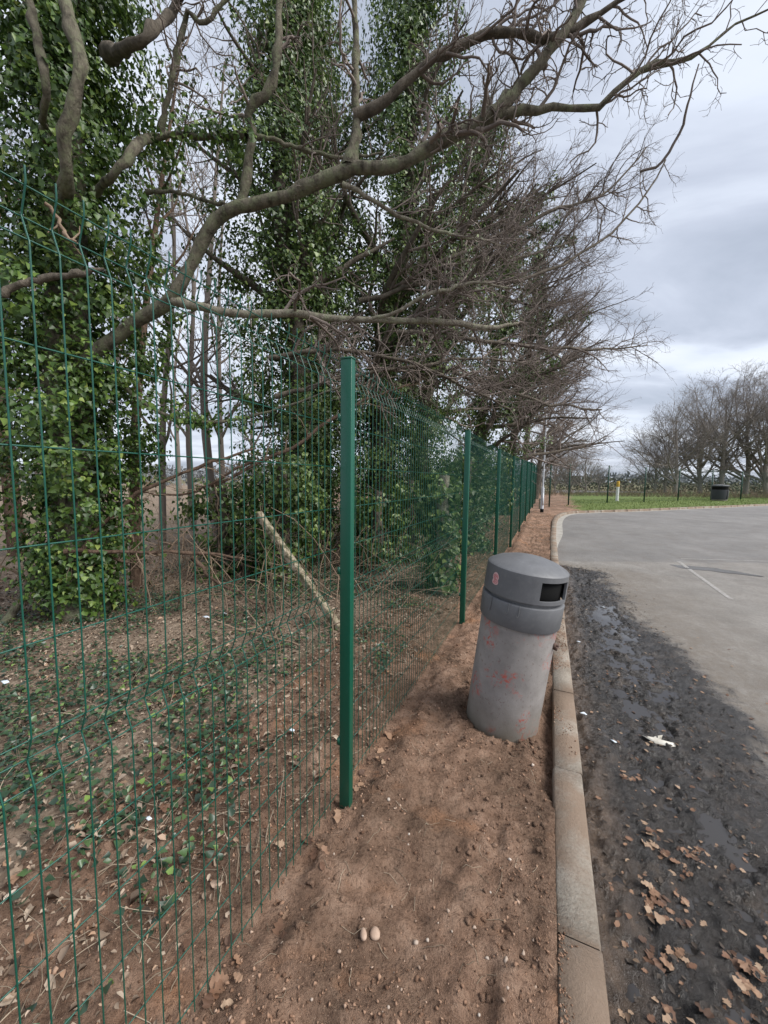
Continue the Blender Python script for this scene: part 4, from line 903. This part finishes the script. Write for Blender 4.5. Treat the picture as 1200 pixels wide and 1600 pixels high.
# drooping brown twig curtain of the near lower boughs
rng = np.random.default_rng(67)
low = [[(420, 560, 6.0, 6), (520, 545, 6.1, 6), (620, 560, 6.3, 5), (720, 600, 6.6, 4), (800, 640, 7.0, 2)], [(430, 620, 6.0, 6), (540, 590, 6.2, 5), (640, 575, 6.5, 5), (730, 560, 6.8, 4), (830, 570, 7.2, 2)], [(560, 470, 7.5, 6), (680, 440, 7.6, 5), (800, 440, 7.8, 5), (900, 400, 8.2, 4), (990, 330, 8.6, 3), (1040, 250, 9, 2)], [(620, 520, 7.5, 6), (740, 530, 7.6, 6), (860, 545, 7.9, 5), (950, 545, 8.3, 3), (1010, 540, 8.8, 1.5)], [(640, 560, 8, 5), (760, 600, 8.2, 5), (860, 630, 8.6, 4), (940, 640, 9, 2)], [(660, 420, 8, 6), (760, 380, 8.2, 6), (860, 330, 8.6, 5), (950, 300, 9, 3), (1010, 230, 9.3, 2)]]
Ps = []; Rs = []
bo_ = empty('drooping_boughs', at(420, 600, 6.4), 'low drooping brown boughs with dense twigs hanging above the second fence panel', 'branches')
prts = []
for l in low:
    P, R = limb(l, 18, .02, rng); P = rel(bo_, P); link('bough', tube_mesh('bough', [(P, R * .8, 7)]), BARK_DARK, bo_)
    c1 = grow(P, R, 30, (.08, 1), (25, 80), (.35, 1.05), .5, (.25, -.1, .0), .17, 8, rng, .35, .0045, .06, None)
    c2 = grow(*c1, 7, (.15, 1), (25, 65), (.15, .5), .6, (.1, 0, .05), .2, 6, rng, .4, .003, .06, None)
    c3 = grow(*c2, 3, (.2, 1), (25, 60), (.06, .2), .7, (0, 0, .08), .2, 3, rng, .5, .0024, 0, None)
    prts += [(*c1, 5), (*c2, 4), (*c3, 3)]
prts.append((rel(bo_, P * 0 + sh0[0][:, :1]) if False else rel(bo_, sh0[0]), sh0[1], 5))
tag(link('twigs', tube_mesh('twigs', prts), TWIG, bo_), kind='stuff')

# ---- far trees right of the scene, small group left, scrub, hedge line
FT = [(1024, 46, 7.4, 1), (1040, 47, 10.0, 2), (1056, 45, 12.0, 3), (1095, 48, 13.8, 4), (1128, 46, 14.6, 5), (1165, 47, 15.6, 6), (1200, 45, 15.0, 7), (1240, 47, 15.5, 8)]
proto = []
for k in range(3):
    rng = np.random.default_rng(200 + k); T0, parts = tree_parts(rng, None, h=9.8, r0=.27, lean=(.4 * (k - 1), .2), n1=20, n2=10, n3=9, n4=2, l1=(.72, .98), bias=(0, 0, .30), rmin=.0078, t1=(.14, 1), a1=(16, 60), wig=.10, K1=11)
    proto.append((tube_mesh('trunk', [(T0[0], T0[1], 8)]), tube_mesh('limbs', [(parts[0][0][0], parts[0][0][1], 6)]), tube_mesh('twigs', [(p[0], p[1], n) for p, n in parts[1:]])))
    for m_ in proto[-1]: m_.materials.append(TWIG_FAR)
names_ = ['leftmost and lowest tree of the bare group beyond the far fence', 'second bare tree from the left in the group beyond the far fence', 'third bare tree from the left in the group beyond the far fence', 'bare tree left of the dark bin, beyond the far fence', 'bare tree directly behind the dark bin', 'tall bare tree just right of the dark bin', 'tall bare tree by the right picture edge', 'rightmost bare tree of the far group, cut by the edge']
def far_tree(px, Y, h, k, lab, grp):
    x = at(px, 760, Y)[0]; o = empty('bare_tree', (x, Y, float(g(x, Y)) - .3), lab, 'tree', grp); s_ = h / 12.9
    o.scale = (s_, s_, s_); o.rotation_euler = (0, 0, k * 1.9)
    for nm, me in zip(('trunk', 'limbs', 'twigs'), proto[k % 3]):
        c_ = link(nm, me, None, o)
        if nm == 'twigs': c_['kind'] = 'stuff'
for (px, Y, h, k), lab in zip(FT, names_): far_tree(px, Y, h, k, lab, 'bare trees beyond the far fence')
for (px, Y, h, k), lab in zip([(868, 44, 6.0, 2), (892, 46, 6.8, 4), (915, 45, 6.2, 6), (936, 50, 4.2, 8), (845, 40, 8, 5)], ['small bare tree right behind the lamp column top', 'round bare tree behind the far fence left part', 'third small bare tree left of the marker post', 'lowest small bare tree just left of the marker post', 'bare tree half hidden behind the lamp column']): far_tree(px, Y, h, k, lab, 'small bare trees at the far left of the car park')
# scrub behind the far fence
rng = np.random.default_rng(301); n = 1900
px = rng.uniform(835, 1260, n); Yd = rng.uniform(33, 40, n); X0 = (px - 600) / FPX * Yd; hgt_ = rng.uniform(.35, 1.1, n) * (.8 + .6 * (rng.random(n) > .8)) * (1 + .5 * fbm(X0 * .25, Yd * .25, 2, 9))
st = np.zeros((n, 4, 3)); st[:, 0] = np.stack([X0, Yd, g(X0, Yd) - .4], 1); dv = norm(rng.normal(size=(n, 3)) * .45 + [0, 0, 1])
for k in range(1, 4): dv = norm(dv + rng.normal(size=(n, 3)) * .22); st[:, k] = st[:, k - 1] + dv * (hgt_ / 2.6)[:, None]
RR0 = np.tile(np.array([.016, .013, .011, .008]), (n, 1)); c1 = grow(st, RR0, 4, (.3, 1), (25, 70), (.2, .6), .7, (0, 0, .1), .2, 3, rng, .5, .007, 0, None)
tag(link('scrub', tube_mesh('scrub', [(st, RR0, 3), (*c1, 3)]), SCRUB), 'low reddish brown scrub along the far fence', 'scrub', kind='stuff')
# far hedge line and woods on the horizon
def hedge(name, Yc, x0, x1, h, n, mat, label, seed, sz):
    rng = np.random.default_rng(seed); X0 = rng.uniform(x0, x1, n); Yd = Yc + rng.normal(size=n) * Yc * .03
    hh_ = h * (.65 + .8 * (fbm(X0 * 6 / Yc, X0 * 0, 3, seed) + .3)); Z0 = g(X0, Yd) - .4 + rng.random(n) ** .7 * hh_
    P = np.stack([X0, Yd, Z0], 1); nr = rng.normal(size=(n, 3)) + [0, -1, .6]; tp = rng.normal(size=(n, 3)) + [0, 0, .5]
    tag(link(name, mesh_np(name, *leaves(P, nr, tp, rng.uniform(sz * .5, sz, n), 'dead', rng)), mat), label, 'hedge', kind='stuff')
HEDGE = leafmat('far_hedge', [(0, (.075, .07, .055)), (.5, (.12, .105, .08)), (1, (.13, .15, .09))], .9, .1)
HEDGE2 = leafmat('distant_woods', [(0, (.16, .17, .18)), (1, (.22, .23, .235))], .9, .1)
hedge('far_hedge', 62, 10, 85, 2.0, 6000, HEDGE, 'dull brown green hedge beyond the far fence', 9, .5)
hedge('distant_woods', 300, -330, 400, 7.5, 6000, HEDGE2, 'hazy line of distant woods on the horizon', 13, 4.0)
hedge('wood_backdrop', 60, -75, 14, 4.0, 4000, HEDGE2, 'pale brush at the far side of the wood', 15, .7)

# ================================================================== GROUND COVER AND SMALL THINGS
rng = np.random.default_rng(400)
# crumbs on the soil
n = 38000; t_ = rng.uniform(.35, 1, n) ** 1.0 * 0 + .25 + 7.5 * rng.random(n) ** 1.9; nn_ = rng.uniform(-1.65, .07, n)
keep = fbm(t_ * 2.2, nn_ * 2.2, 3, 81) + rng.normal(size=n) * .22 > -.1; keep &= np.hypot(t_ - BIN_T, nn_ - BIN_N) > .27; t_, nn_ = t_[keep], nn_[keep]; n = len(t_)
x_, y_ = tn(t_, nn_); z_ = soil_z(t_, nn_); sz = .0022 + .0060 * rng.random(n) ** 3 + .006 * (rng.random(n) > .985)
phi = (1 + 5 ** .5) / 2
ico = norm(np.array([(-1, phi, 0), (1, phi, 0), (-1, -phi, 0), (1, -phi, 0), (0, -1, phi), (0, 1, phi), (0, -1, -phi), (0, 1, -phi), (phi, 0, -1), (phi, 0, 1), (-phi, 0, -1), (-phi, 0, 1)], float))
icoF = np.array([(0,11,5),(0,5,1),(0,1,7),(0,7,10),(0,10,11),(1,5,9),(5,11,4),(11,10,2),(10,7,6),(7,1,8),(3,9,4),(3,4,2),(3,2,6),(3,6,8),(3,8,9),(4,9,5),(2,4,11),(6,2,10),(8,6,7),(9,8,1)])
def stones(P, sz, rng, jit=.22, sq=(1, 1, .75)):
    n = len(P); V = P[:, None] + ico[None] * (1 + jit * rng.normal(size=(n, 12, 1))) * sz[:, None, None] * (np.array(sq) * rng.uniform(.7, 1.3, (n, 3)))[:, None]
    return V.reshape(-1, 3), (np.arange(n) * 12)[:, None, None] + icoF[None]
octa = np.array([(1, 0, 0), (-1, 0, 0), (0, 1, 0), (0, -1, 0), (0, 0, 1), (0, 0, -1)], float); octF = np.array([(0, 2, 4), (2, 1, 4), (1, 3, 4), (3, 0, 4), (2, 0, 5), (1, 2, 5), (3, 1, 5), (0, 3, 5)])
def grit(P, sz):
    n = len(P); V = P[:, None] + (octa[None] + .35 * rng.normal(size=(n, 6, 3))) * sz[:, None, None] * np.array([1, 1, .8]); return V.reshape(-1, 3), ((np.arange(n) * 6)[:, None, None] + octF[None]).reshape(-1, 3)
nk = 9000; tk = .3 + 6 * rng.random(nk) ** 1.4; nk_ = kerb_n(tk) + .01 + .13 * rng.random(nk) ** 1.6; okk = fbm(tk * 2.5, nk_ * 4, 3, 86) + rng.normal(size=nk) * .1 > .06; tk, nk_ = tk[okk], nk_[okk]; xk, yk = tn(tk, nk_)
x_ = np.concatenate([x_, xk]); y_ = np.concatenate([y_, yk]); z_ = np.concatenate([z_, g(xk, yk) + KTOP - .002]); sz = np.concatenate([sz, rng.uniform(.0015, .006, len(xk))])
V, F = grit(np.stack([x_, y_, z_ + sz * .3], 1), sz); tag(link('soil_crumbs', mesh_np('soil_crumbs', V, F), CRUMB), 'loose crumbs and grit on the bare soil', 'soil', kind='stuff')
# clods heaped at the bin foot
n = 190; an = rng.uniform(math.pi * .55, math.pi * 1.75, n); rd = rng.uniform(.26, .40, n); t_ = BIN_T + rd * np.cos(an + 0.4); nn_ = BIN_N + rd * np.sin(an + 0.4) * .95
tq = .5 + 3.0 * rng.random(900) ** 1.3; nq = rng.uniform(-.85, .06, 900); kq = (fbm(tq * 2.6, nq * 2.6, 3, 83) + rng.normal(size=900) * .1 > .14) & (np.hypot(tq - BIN_T, nq - BIN_N) > .3); t_ = np.concatenate([t_, tq[kq]]); nn_ = np.concatenate([nn_, nq[kq]])
ok = nn_ < .05; t_, nn_ = t_[ok], nn_[ok]; n = len(t_); x_, y_ = tn(t_, nn_); sz = .004 + .013 * rng.random(n) ** 2 
V, F = stones(np.stack([x_, y_, soil_z(t_, nn_) + sz * .1], 1), sz, rng, .3); tag(link('soil_clods', mesh_np('soil_clods', V, F.reshape(-1, 3)), SOIL), 'crumbly soil clods round the bin foot and along the strip', 'soil', kind='stuff')
# the two smooth pebbles
def pebble(px, py, r, lab, sq, rot):
    p = gp(px, py, 0); t = p[0] * ST + p[1] * CT; n_ = p[0] * CT - p[1] * ST
    V = ico; 
    import bmesh
    bm = bmesh.new(); bmesh.ops.create_icosphere(bm, subdivisions=3, radius=1)
    me = bpy.data.meshes.new('pebble'); 
    for v in bm.verts: v.co = Vector((v.co.x * sq[0], v.co.y * sq[1], v.co.z * sq[2])) * r * (1 + .04 * math.sin(3 * v.co.x + 2 * v.co.y))
    bm.to_mesh(me); bm.free(); me.polygons.foreach_set('use_smooth', np.ones(len(me.polygons), bool)); me.materials.append(PEB)
    o = link('pebble', me, None, None, (p[0], p[1], float(soil_z(t, n_)) + r * sq[2] * .55)); o.rotation_euler = (.1, .1, rot); return tag(o, lab, 'pebble', 'the two smooth pebbles')
pebble(568, 1463, .017, 'smaller oval brown pebble, left of the touching pair on the soil', (.72, 1.15, .7), .2); pebble(586, 1458, .020, 'larger round brown pebble, right of the touching pair on the soil', (1, 1, .72), 0)
# loose stones
st_me = []
for k in range(4):
    V, F = stones(np.zeros((1, 3)), np.ones(1), np.random.default_rng(k), .16, (1, .8, .6)); me = mesh_np('stone', V, F.reshape(-1, 3), True); me.materials.append(STONE); st_me.append(me)
for k in range(46):
    px = rng.uniform(430, 860); py = rng.uniform(1240, 1590)
    if k < 8: px, py = [(655, 1510), (650, 1465), (668, 1463), (818, 1487), (790, 1510), (607, 1250), (760, 1290), (700, 1425)][k]
    p = gp(px, py, 0); t = p[0] * ST + p[1] * CT; n_ = p[0] * CT - p[1] * ST
    if n_ > .05 or n_ < -.9: continue
    r = rng.uniform(.004, .009) if k >= 8 else rng.uniform(.007, .012)
    o = link('stone', st_me[k % 4], None, None, (p[0], p[1], float(soil_z(t, n_)) + r * .25)); o.scale = (r, r, r); o.rotation_euler = (rng.uniform(-.3, .3), rng.uniform(-.3, .3), rng.uniform(0, 6)); tag(o, 'small loose stone lying on the bare soil', 'stone', 'loose stones on the soil')

# leaf litter, ground ivy, dead stems in the wood
def wood_scatter(n, tr, nr_, pw=1.6):
    t = tr[0] + (tr[1] - tr[0]) * rng.random(n) ** pw; n_ = nr_[1] + (nr_[0] - nr_[1]) * rng.random(n); x, y = tn(t, n_); return t, n_, x, y
t_, n_, x_, y_ = wood_scatter(80000, (-.3, 14), (-9, -1.0), 1.35)
dens = np.clip((-n_ - 1.0) / .45 + .5 * fbm(t_ * 2, n_ * 2, 3, 87), .12, 1); ok = (rng.random(len(t_)) < dens) & (x_ > -1.15 * y_ - 1.5) & (y_ > .1); t_, n_, x_, y_ = t_[ok], n_[ok], x_[ok], y_[ok]
z_ = np.where(n_ > -2.0, np.maximum(soil_z(t_, n_), wood_z(x_, y_) - .05 * (n_ > -1.9)), wood_z(x_, y_)); k = len(t_)
P = np.stack([x_, y_, z_ + rng.uniform(.004, .03, k)], 1); nr = rng.normal(size=(k, 3)) * .38 + [0, 0, 1]; tp = rng.normal(size=(k, 3))
tag(link('leaf_litter', mesh_np('leaf_litter', *leaves(P, nr, tp, rng.uniform(.011, .030, k) * (1 + 1.0 * (rng.random(k) > .85)), 'dead', rng, .35)), LITTER), 'dry brown leaf litter covering the ground under the trees', 'leaf litter', kind='stuff')
t_, n_, x_, y_ = wood_scatter(64000, (-.3, 10), (-7, -1.25), 1.35)
msk = fbm(t_ * 1.1, n_ * 1.1, 4, 90) + rng.normal(size=len(t_)) * .08 > -.07 + .14 * sstep(-1.9, -1.3, n_); ok = msk & (y_ > .1) & (x_ > -1.15 * y_ - 1.5); t_, n_, x_, y_ = t_[ok], n_[ok], x_[ok], y_[ok]; k = len(t_)
P = np.stack([x_, y_, wood_z(x_, y_) + rng.uniform(.008, .075, k)], 1); nr = rng.normal(size=(k, 3)) * .35 + [0, 0, 1]
tag(link('ground_ivy', mesh_np('ground_ivy', *leaves(P, nr, rng.normal(size=(k, 3)), rng.uniform(.018, .045, k), 'ivy', rng)), IVY_GROUND), 'dark green ivy creeping over the leaf litter behind the fence', 'ivy', kind='stuff')
t_, n_, x_, y_ = wood_scatter(6500, (-.2, 11), (-6, -1.1), 1.25); k = len(t_)
st = np.zeros((k, 5, 3)); st[:, 0] = np.stack([x_, y_, wood_z(x_, y_) + .01], 1); dv = norm(rng.normal(size=(k, 3)) * [1, 1, .25] + [0, 0, .35])
for j in range(1, 5): dv = norm(dv + rng.normal(size=(k, 3)) * .25 + [0, 0, -.12]); st[:, j] = st[:, j - 1] + dv * rng.uniform(.02, .075, (k, 1))
tag(link('dead_stems', tube_mesh('dead_stems', [(st, np.tile(np.linspace(.0024, .0012, 5), (k, 1)) * rng.uniform(.5, 1.5, (k, 1)), 3)]), STRAW), 'straw coloured dead stems strewn over the leaf litter', 'stems', kind='stuff')
# fine roots and straws on the soil
k = 240; t_ = .3 + 4 * rng.random(k) ** 1.5; n_ = rng.uniform(-.95, .05, k); x_, y_ = tn(t_, n_); st = np.zeros((k, 5, 3)); st[:, 0] = np.stack([x_, y_, 0 * x_], 1); an = rng.uniform(0, 6.3, k)
for j in range(1, 5): an = an + rng.normal(size=k) * .4; st[:, j] = st[:, j - 1] + np.stack([np.cos(an), np.sin(an), 0 * an], 1) * rng.uniform(.006, .03, (k, 1))
tt_ = st[..., 0] * ST + st[..., 1] * CT; n2_ = st[..., 0] * CT - st[..., 1] * ST; st[..., 2] = soil_z(tt_, np.minimum(n2_, .06)) + .004
tag(link('root_fibres', tube_mesh('root_fibres', [(st, np.full((k, 5), .0011), 3)]), STRAW), 'thin roots and straws lying on the bare soil', 'roots', kind='stuff')

# fallen leaves on the mud and soil (individual)
def oak_mesh(seed, oak=True):
    r = np.random.default_rng(seed); n = 9; ys = np.linspace(0, 1, n); w = .30 * np.sin(np.pi * ys ** .8) ** .7 + .02
    w = w * (1 + (.30 * np.where(np.arange(n) % 2 == 0, -1, 1) if oak else 0)) * (1 + .12 * r.normal(size=n)); w[0] = .02; w[-1] = .03
    curl = r.uniform(-.5, .8); fold = r.uniform(.05, .35); V = []
    for y, ww in zip(ys, w):
        zc = curl * (y - .5) ** 2 * .6 + .04 * r.normal()
        V += [(-ww, y - .5, zc + fold * ww + .03 * r.normal()), (0, y - .5, zc), (ww * (1 + .2 * r.normal()), y - .5, zc + fold * ww + .03 * r.normal())]
    V = np.array(V); V[:, 2] -= V[:, 2].min()
    F = [(3*i + j, 3*i + j + 1, 3*i + j + 4, 3*i + j + 3) for i in range(n - 1) for j in range(2)]
    V = np.vstack([V, [(-.012, -.62, V[1, 2]), (.012, -.62, V[1, 2])]]); me = mesh_np('fallen_leaf', V, [np.array(F), np.array([(27, 28, 1)])], True); me.materials.append(OAKLEAF); return me
lms = [oak_mesh(500 + k, k % 4 != 3) for k in range(9)]
spots = [(968, 1437, .085, 1), (1005, 1290, .07, 1), (1025, 1310, .08, 1), (1040, 1335, .09, 1), (1012, 1325, .07, 1), (1055, 1345, .08, 1), (1085, 1340, .08, 1), (1095, 1330, .06, 1), (1078, 1325, .06, 1), (1010, 1390, .08, 1), (1022, 1400, .08, 1), (1035, 1410, .07, 1), (1015, 1430, .07, 1), (1030, 1440, .08, 1), (1050, 1365, .06, 1), (1150, 1502, .09, 1), (1165, 1510, .08, 1), (1185, 1525, .09, 1), (1170, 1535, .07, 1), (1182, 1550, .07, 1), (1195, 1495, .09, 1), (1003, 1475, .06, 1), (1015, 1490, .07, 1), (1030, 1515, .09, 1), (1065, 1440, .07, 1), (1070, 1405, .07, 1), (985, 1180, .06, 1), (990, 1215, .06, 1), (1000, 1195, .06, 1), (1048, 1190, .055, 1), (1045, 1580, .09, 1), (1100, 1590, .09, 1), (1140, 1595, .09, 1), (1145, 1355, .06, 1), (985, 1225, .05, 1), (1035, 1092, .05, 1), (1080, 1075, .06, 1), (1100, 1057, .06, 1), (1102, 1055, .05, 1), (1020, 1043, .05, 1), (948, 1048, .05, 1), (975, 1110, .06, 1), (990, 1112, .05, 1), (968, 1130, .06, 1), (1158, 970, .06, 1), (1022, 935, .07, 1)]
for k in range(150):
    py = 1600 - 640 * rng.random() ** 1.1; spots.append((rng.uniform(925 if py > 1250 else 905, 1210), py, rng.uniform(.02, .06), 1))
for cx, cy, sx, sy, cn in ((1020, 1318, 28, 22, 16), (1085, 1330, 18, 12, 10), (1022, 1410, 22, 30, 18), (1035, 1505, 25, 18, 12), (1168, 1530, 22, 25, 12), (985, 1210, 16, 20, 10)):
    for k in range(cn): spots.append((cx + rng.normal() * sx * .6, cy + rng.normal() * sy * .6, rng.uniform(.035, .075), 1))
for px, py, s_, kind_ in spots:
    s_ *= .60
    p = gp(px, py, ROADZ + .01); t = p[0] * ST + p[1] * CT; n_ = p[0] * CT - p[1] * ST
    if n_ < kerb_n(t) + KW + .04: continue
    if n_ > 1.7 and rng.random() < .75: continue
    z = float(road_z(t, n_)) if n_ < 2.05 and t < 11.5 else float(g(p[0], p[1])) + ROADZ
    o = link('fallen_leaf', lms[rng.integers(9)], None, None, (p[0], p[1], z + .004)); o.scale = (s_, s_, s_ * rng.uniform(.5, 1)); o.rotation_euler = (rng.uniform(-.2, .2), rng.uniform(-.2, .2), rng.uniform(0, 6.28)); tag(o, 'fallen brown oak leaf lying on the wet dark mud beside the kerb', 'leaf', 'fallen leaves on the mud')
for k in range(46):
    t = .15 + 2.2 * rng.random(); n_ = -.93 + rng.normal() * .05
    x, y = tn(t, n_); s_ = rng.uniform(.03, .065); o = link('fallen_leaf', lms[rng.integers(9)], None, None, (x, y, float(soil_z(t, n_)) + .008)); o.scale = (s_, s_, s_); o.rotation_euler = (rng.uniform(-.6, .6), rng.uniform(-.6, .6), rng.uniform(0, 6.28)); tag(o, 'dry fallen leaf caught along the bottom wire of the fence', 'leaf', 'fallen leaves along the fence foot')
for k in range(60):
    t = .2 + 3.2 * rng.random() ** 1.2; n_ = rng.uniform(-2.6, -1.05); x, y = tn(t, n_)
    s_ = rng.uniform(.028, .058); o = link('fallen_leaf', lms[rng.integers(9)], None, None, (x, y, max(float(soil_z(t, n_)) if n_ > -2.1 else -1, float(wood_z(x, y)) if n_ < -1.9 else -1) + .02)); o.scale = (s_, s_, s_ * .8); o.rotation_euler = (rng.uniform(-.4, .4), rng.uniform(-.4, .4), rng.uniform(0, 6.28)); tag(o, 'large dry brown leaf on the ground behind the near mesh panel', 'leaf', 'large dry leaves behind the fence')
# dark twiggy debris on the mud
k = 3500; t_ = .3 + 8.6 * rng.random(k) ** 1.4; n_ = .3 + rng.random(k) ** 1.3 * (1.25 - .05 * t_) + .12 * rng.normal(size=k) * (rng.random(k) > .6); n_ = np.clip(n_, .27, 2.0); x_, y_ = tn(t_, n_); z_ = road_z(t_, n_)
P = np.stack([x_, y_, z_ + .001], 1); MUDBITS = leafmat('mud_debris', [(0, (.03, .024, .02)), (.6, (.07, .054, .043)), (.9, (.14, .095, .065)), (1, (.3, .21, .14))], .75, .3)
tag(link('mud_debris', mesh_np('mud_debris', *leaves(P, rng.normal(size=(k, 3)) * .18 + [0, 0, 1], rng.normal(size=(k, 3)), rng.uniform(.006, .032, k), 'dead', rng, .12)), MUDBITS), 'rotten leaf fragments trodden into the wet mud', 'debris', kind='stuff')

# paper scraps
def scrap(name, px, py, outline, size, mat, label, cat, rot=0, soil=False, up=.012, wood=False):
    p = gp(px, py, ROADZ if not soil else 0); t = p[0] * ST + p[1] * CT; n_ = p[0] * CT - p[1] * ST
    z = float(soil_z(t, n_)) if soil else float(road_z(t, n_))
    if wood: z = float(wood_z(p[0], p[1])) + .03
    r = np.random.default_rng(int(px)); O = np.array(outline, float); n = len(O); c = O.mean(0)
    V = [(*c, .12)] + [(*o_, .1 * abs(r.normal())) for o_ in O] + [(*((o_ + c) / 2), .12 * r.random() + .03) for o_ in O]
    F3 = [(0, 1 + n + i, 1 + n + (i + 1) % n) for i in range(n)]; F4 = [(1 + n + i, 1 + i, 1 + (i + 1) % n, 1 + n + (i + 1) % n) for i in range(n)]
    o = link(name, mesh_np(name, np.array(V) * size, [np.array(F3), np.array(F4)]), mat, None, (p[0], p[1], z + up)); o.rotation_euler = (0, 0, rot)
    md = o.modifiers.new('thick', 'SOLIDIFY'); md.thickness = .0012; return tag(o, label, cat)
scrap('paper_scrap', 1030, 1162, [(-.62, .42), (-.35, .50), (-.1, .22), (.2, .30), (.32, .12), (.12, .02), (.55, -.30), (.6, -.46), (.2, -.38), (-.25, -.02)], .15, PAPER, 'torn wet off white paper scrap on the mud right of the bin', 'paper', .25)
scrap('litter_scrap', 911, 1124, [(-.5, .3), (.3, .4), (.55, -.2), (-.2, -.4)], .045, WHITEPAPER, 'small pale blue scrap by the kerb right of the bin', 'litter')
scrap('litter_scrap', 958, 1167, [(-.5, .3), (.1, .4), (.55, -.3), (.1, -.4)], .035, WHITEPAPER, 'tiny white scrap on the mud left of the paper scrap', 'litter')
scrap('litter_scrap', 942, 951, [(-.5, .3), (.1, .4), (.55, -.3), (.1, -.4)], .045, WHITEPAPER, 'tiny white scrap on the mud beyond the bin', 'litter')
scrap('litter_scrap', 903, 1012, [(-.5, .3), (.1, .4), (.55, -.3), (.1, -.4)], .04, WHITEPAPER, 'tiny white scrap close to the kerb beside the bin collar', 'litter')
for (px, py, s_, lab) in [(232, 1290, .035, 'small white scrap behind the near mesh panel on bare soil'), (322, 972, .08, 'pale scrap on the leaf litter left of the leaning post'), (352, 968, .06, 'second pale scrap right beside the first on the leaf litter'), (456, 1153, .035, 'small grey white scrap on the litter left of the near post'), (8, 1075, .07, 'bluish scrap on the ground at the left edge')]:
    scrap('litter_scrap', px, py, [(-.5, .3), (.1, .4), (.55, -.3), (.1, -.4)], s_, WHITEPAPER, lab, 'litter', .4, True, .02, True)

# grass on the far verge
n = 26000; sidx = rng.integers(np.searchsorted(ks, 19.5), len(ks) - 1, n); of = -.02 - 6.5 * rng.random(n) ** 1.2
x_ = kfull[sidx, 0] + kn[sidx, 0] * of; y_ = kfull[sidx, 1] + kn[sidx, 1] * of; nco_ = x_ * CT - y_ * ST
ok = nco_ + 1.2 * fbm(x_, y_, 2, 3) > 1.0; x_, y_, of = x_[ok], y_[ok], of[ok]; n = len(x_); hg = rng.uniform(.03, .10, n)
z_ = g(x_, y_) - .015 + .05 * sstep(0, 3, -of); dv = norm(rng.normal(size=(n, 3)) * .4 + [0, 0, 1]); wv = norm(np.cross(dv, rng.normal(size=(n, 3)))) * .012
B_ = np.stack([x_, y_, z_], 1); V = np.stack([B_ - wv, B_ + wv, B_ + dv * hg[:, None]], 1).reshape(-1, 3)
tag(link('grass', mesh_np('grass', V, np.arange(n * 3).reshape(-1, 3)), GRASS), 'short green grass on the verge beyond the kerb', 'grass', kind='stuff')
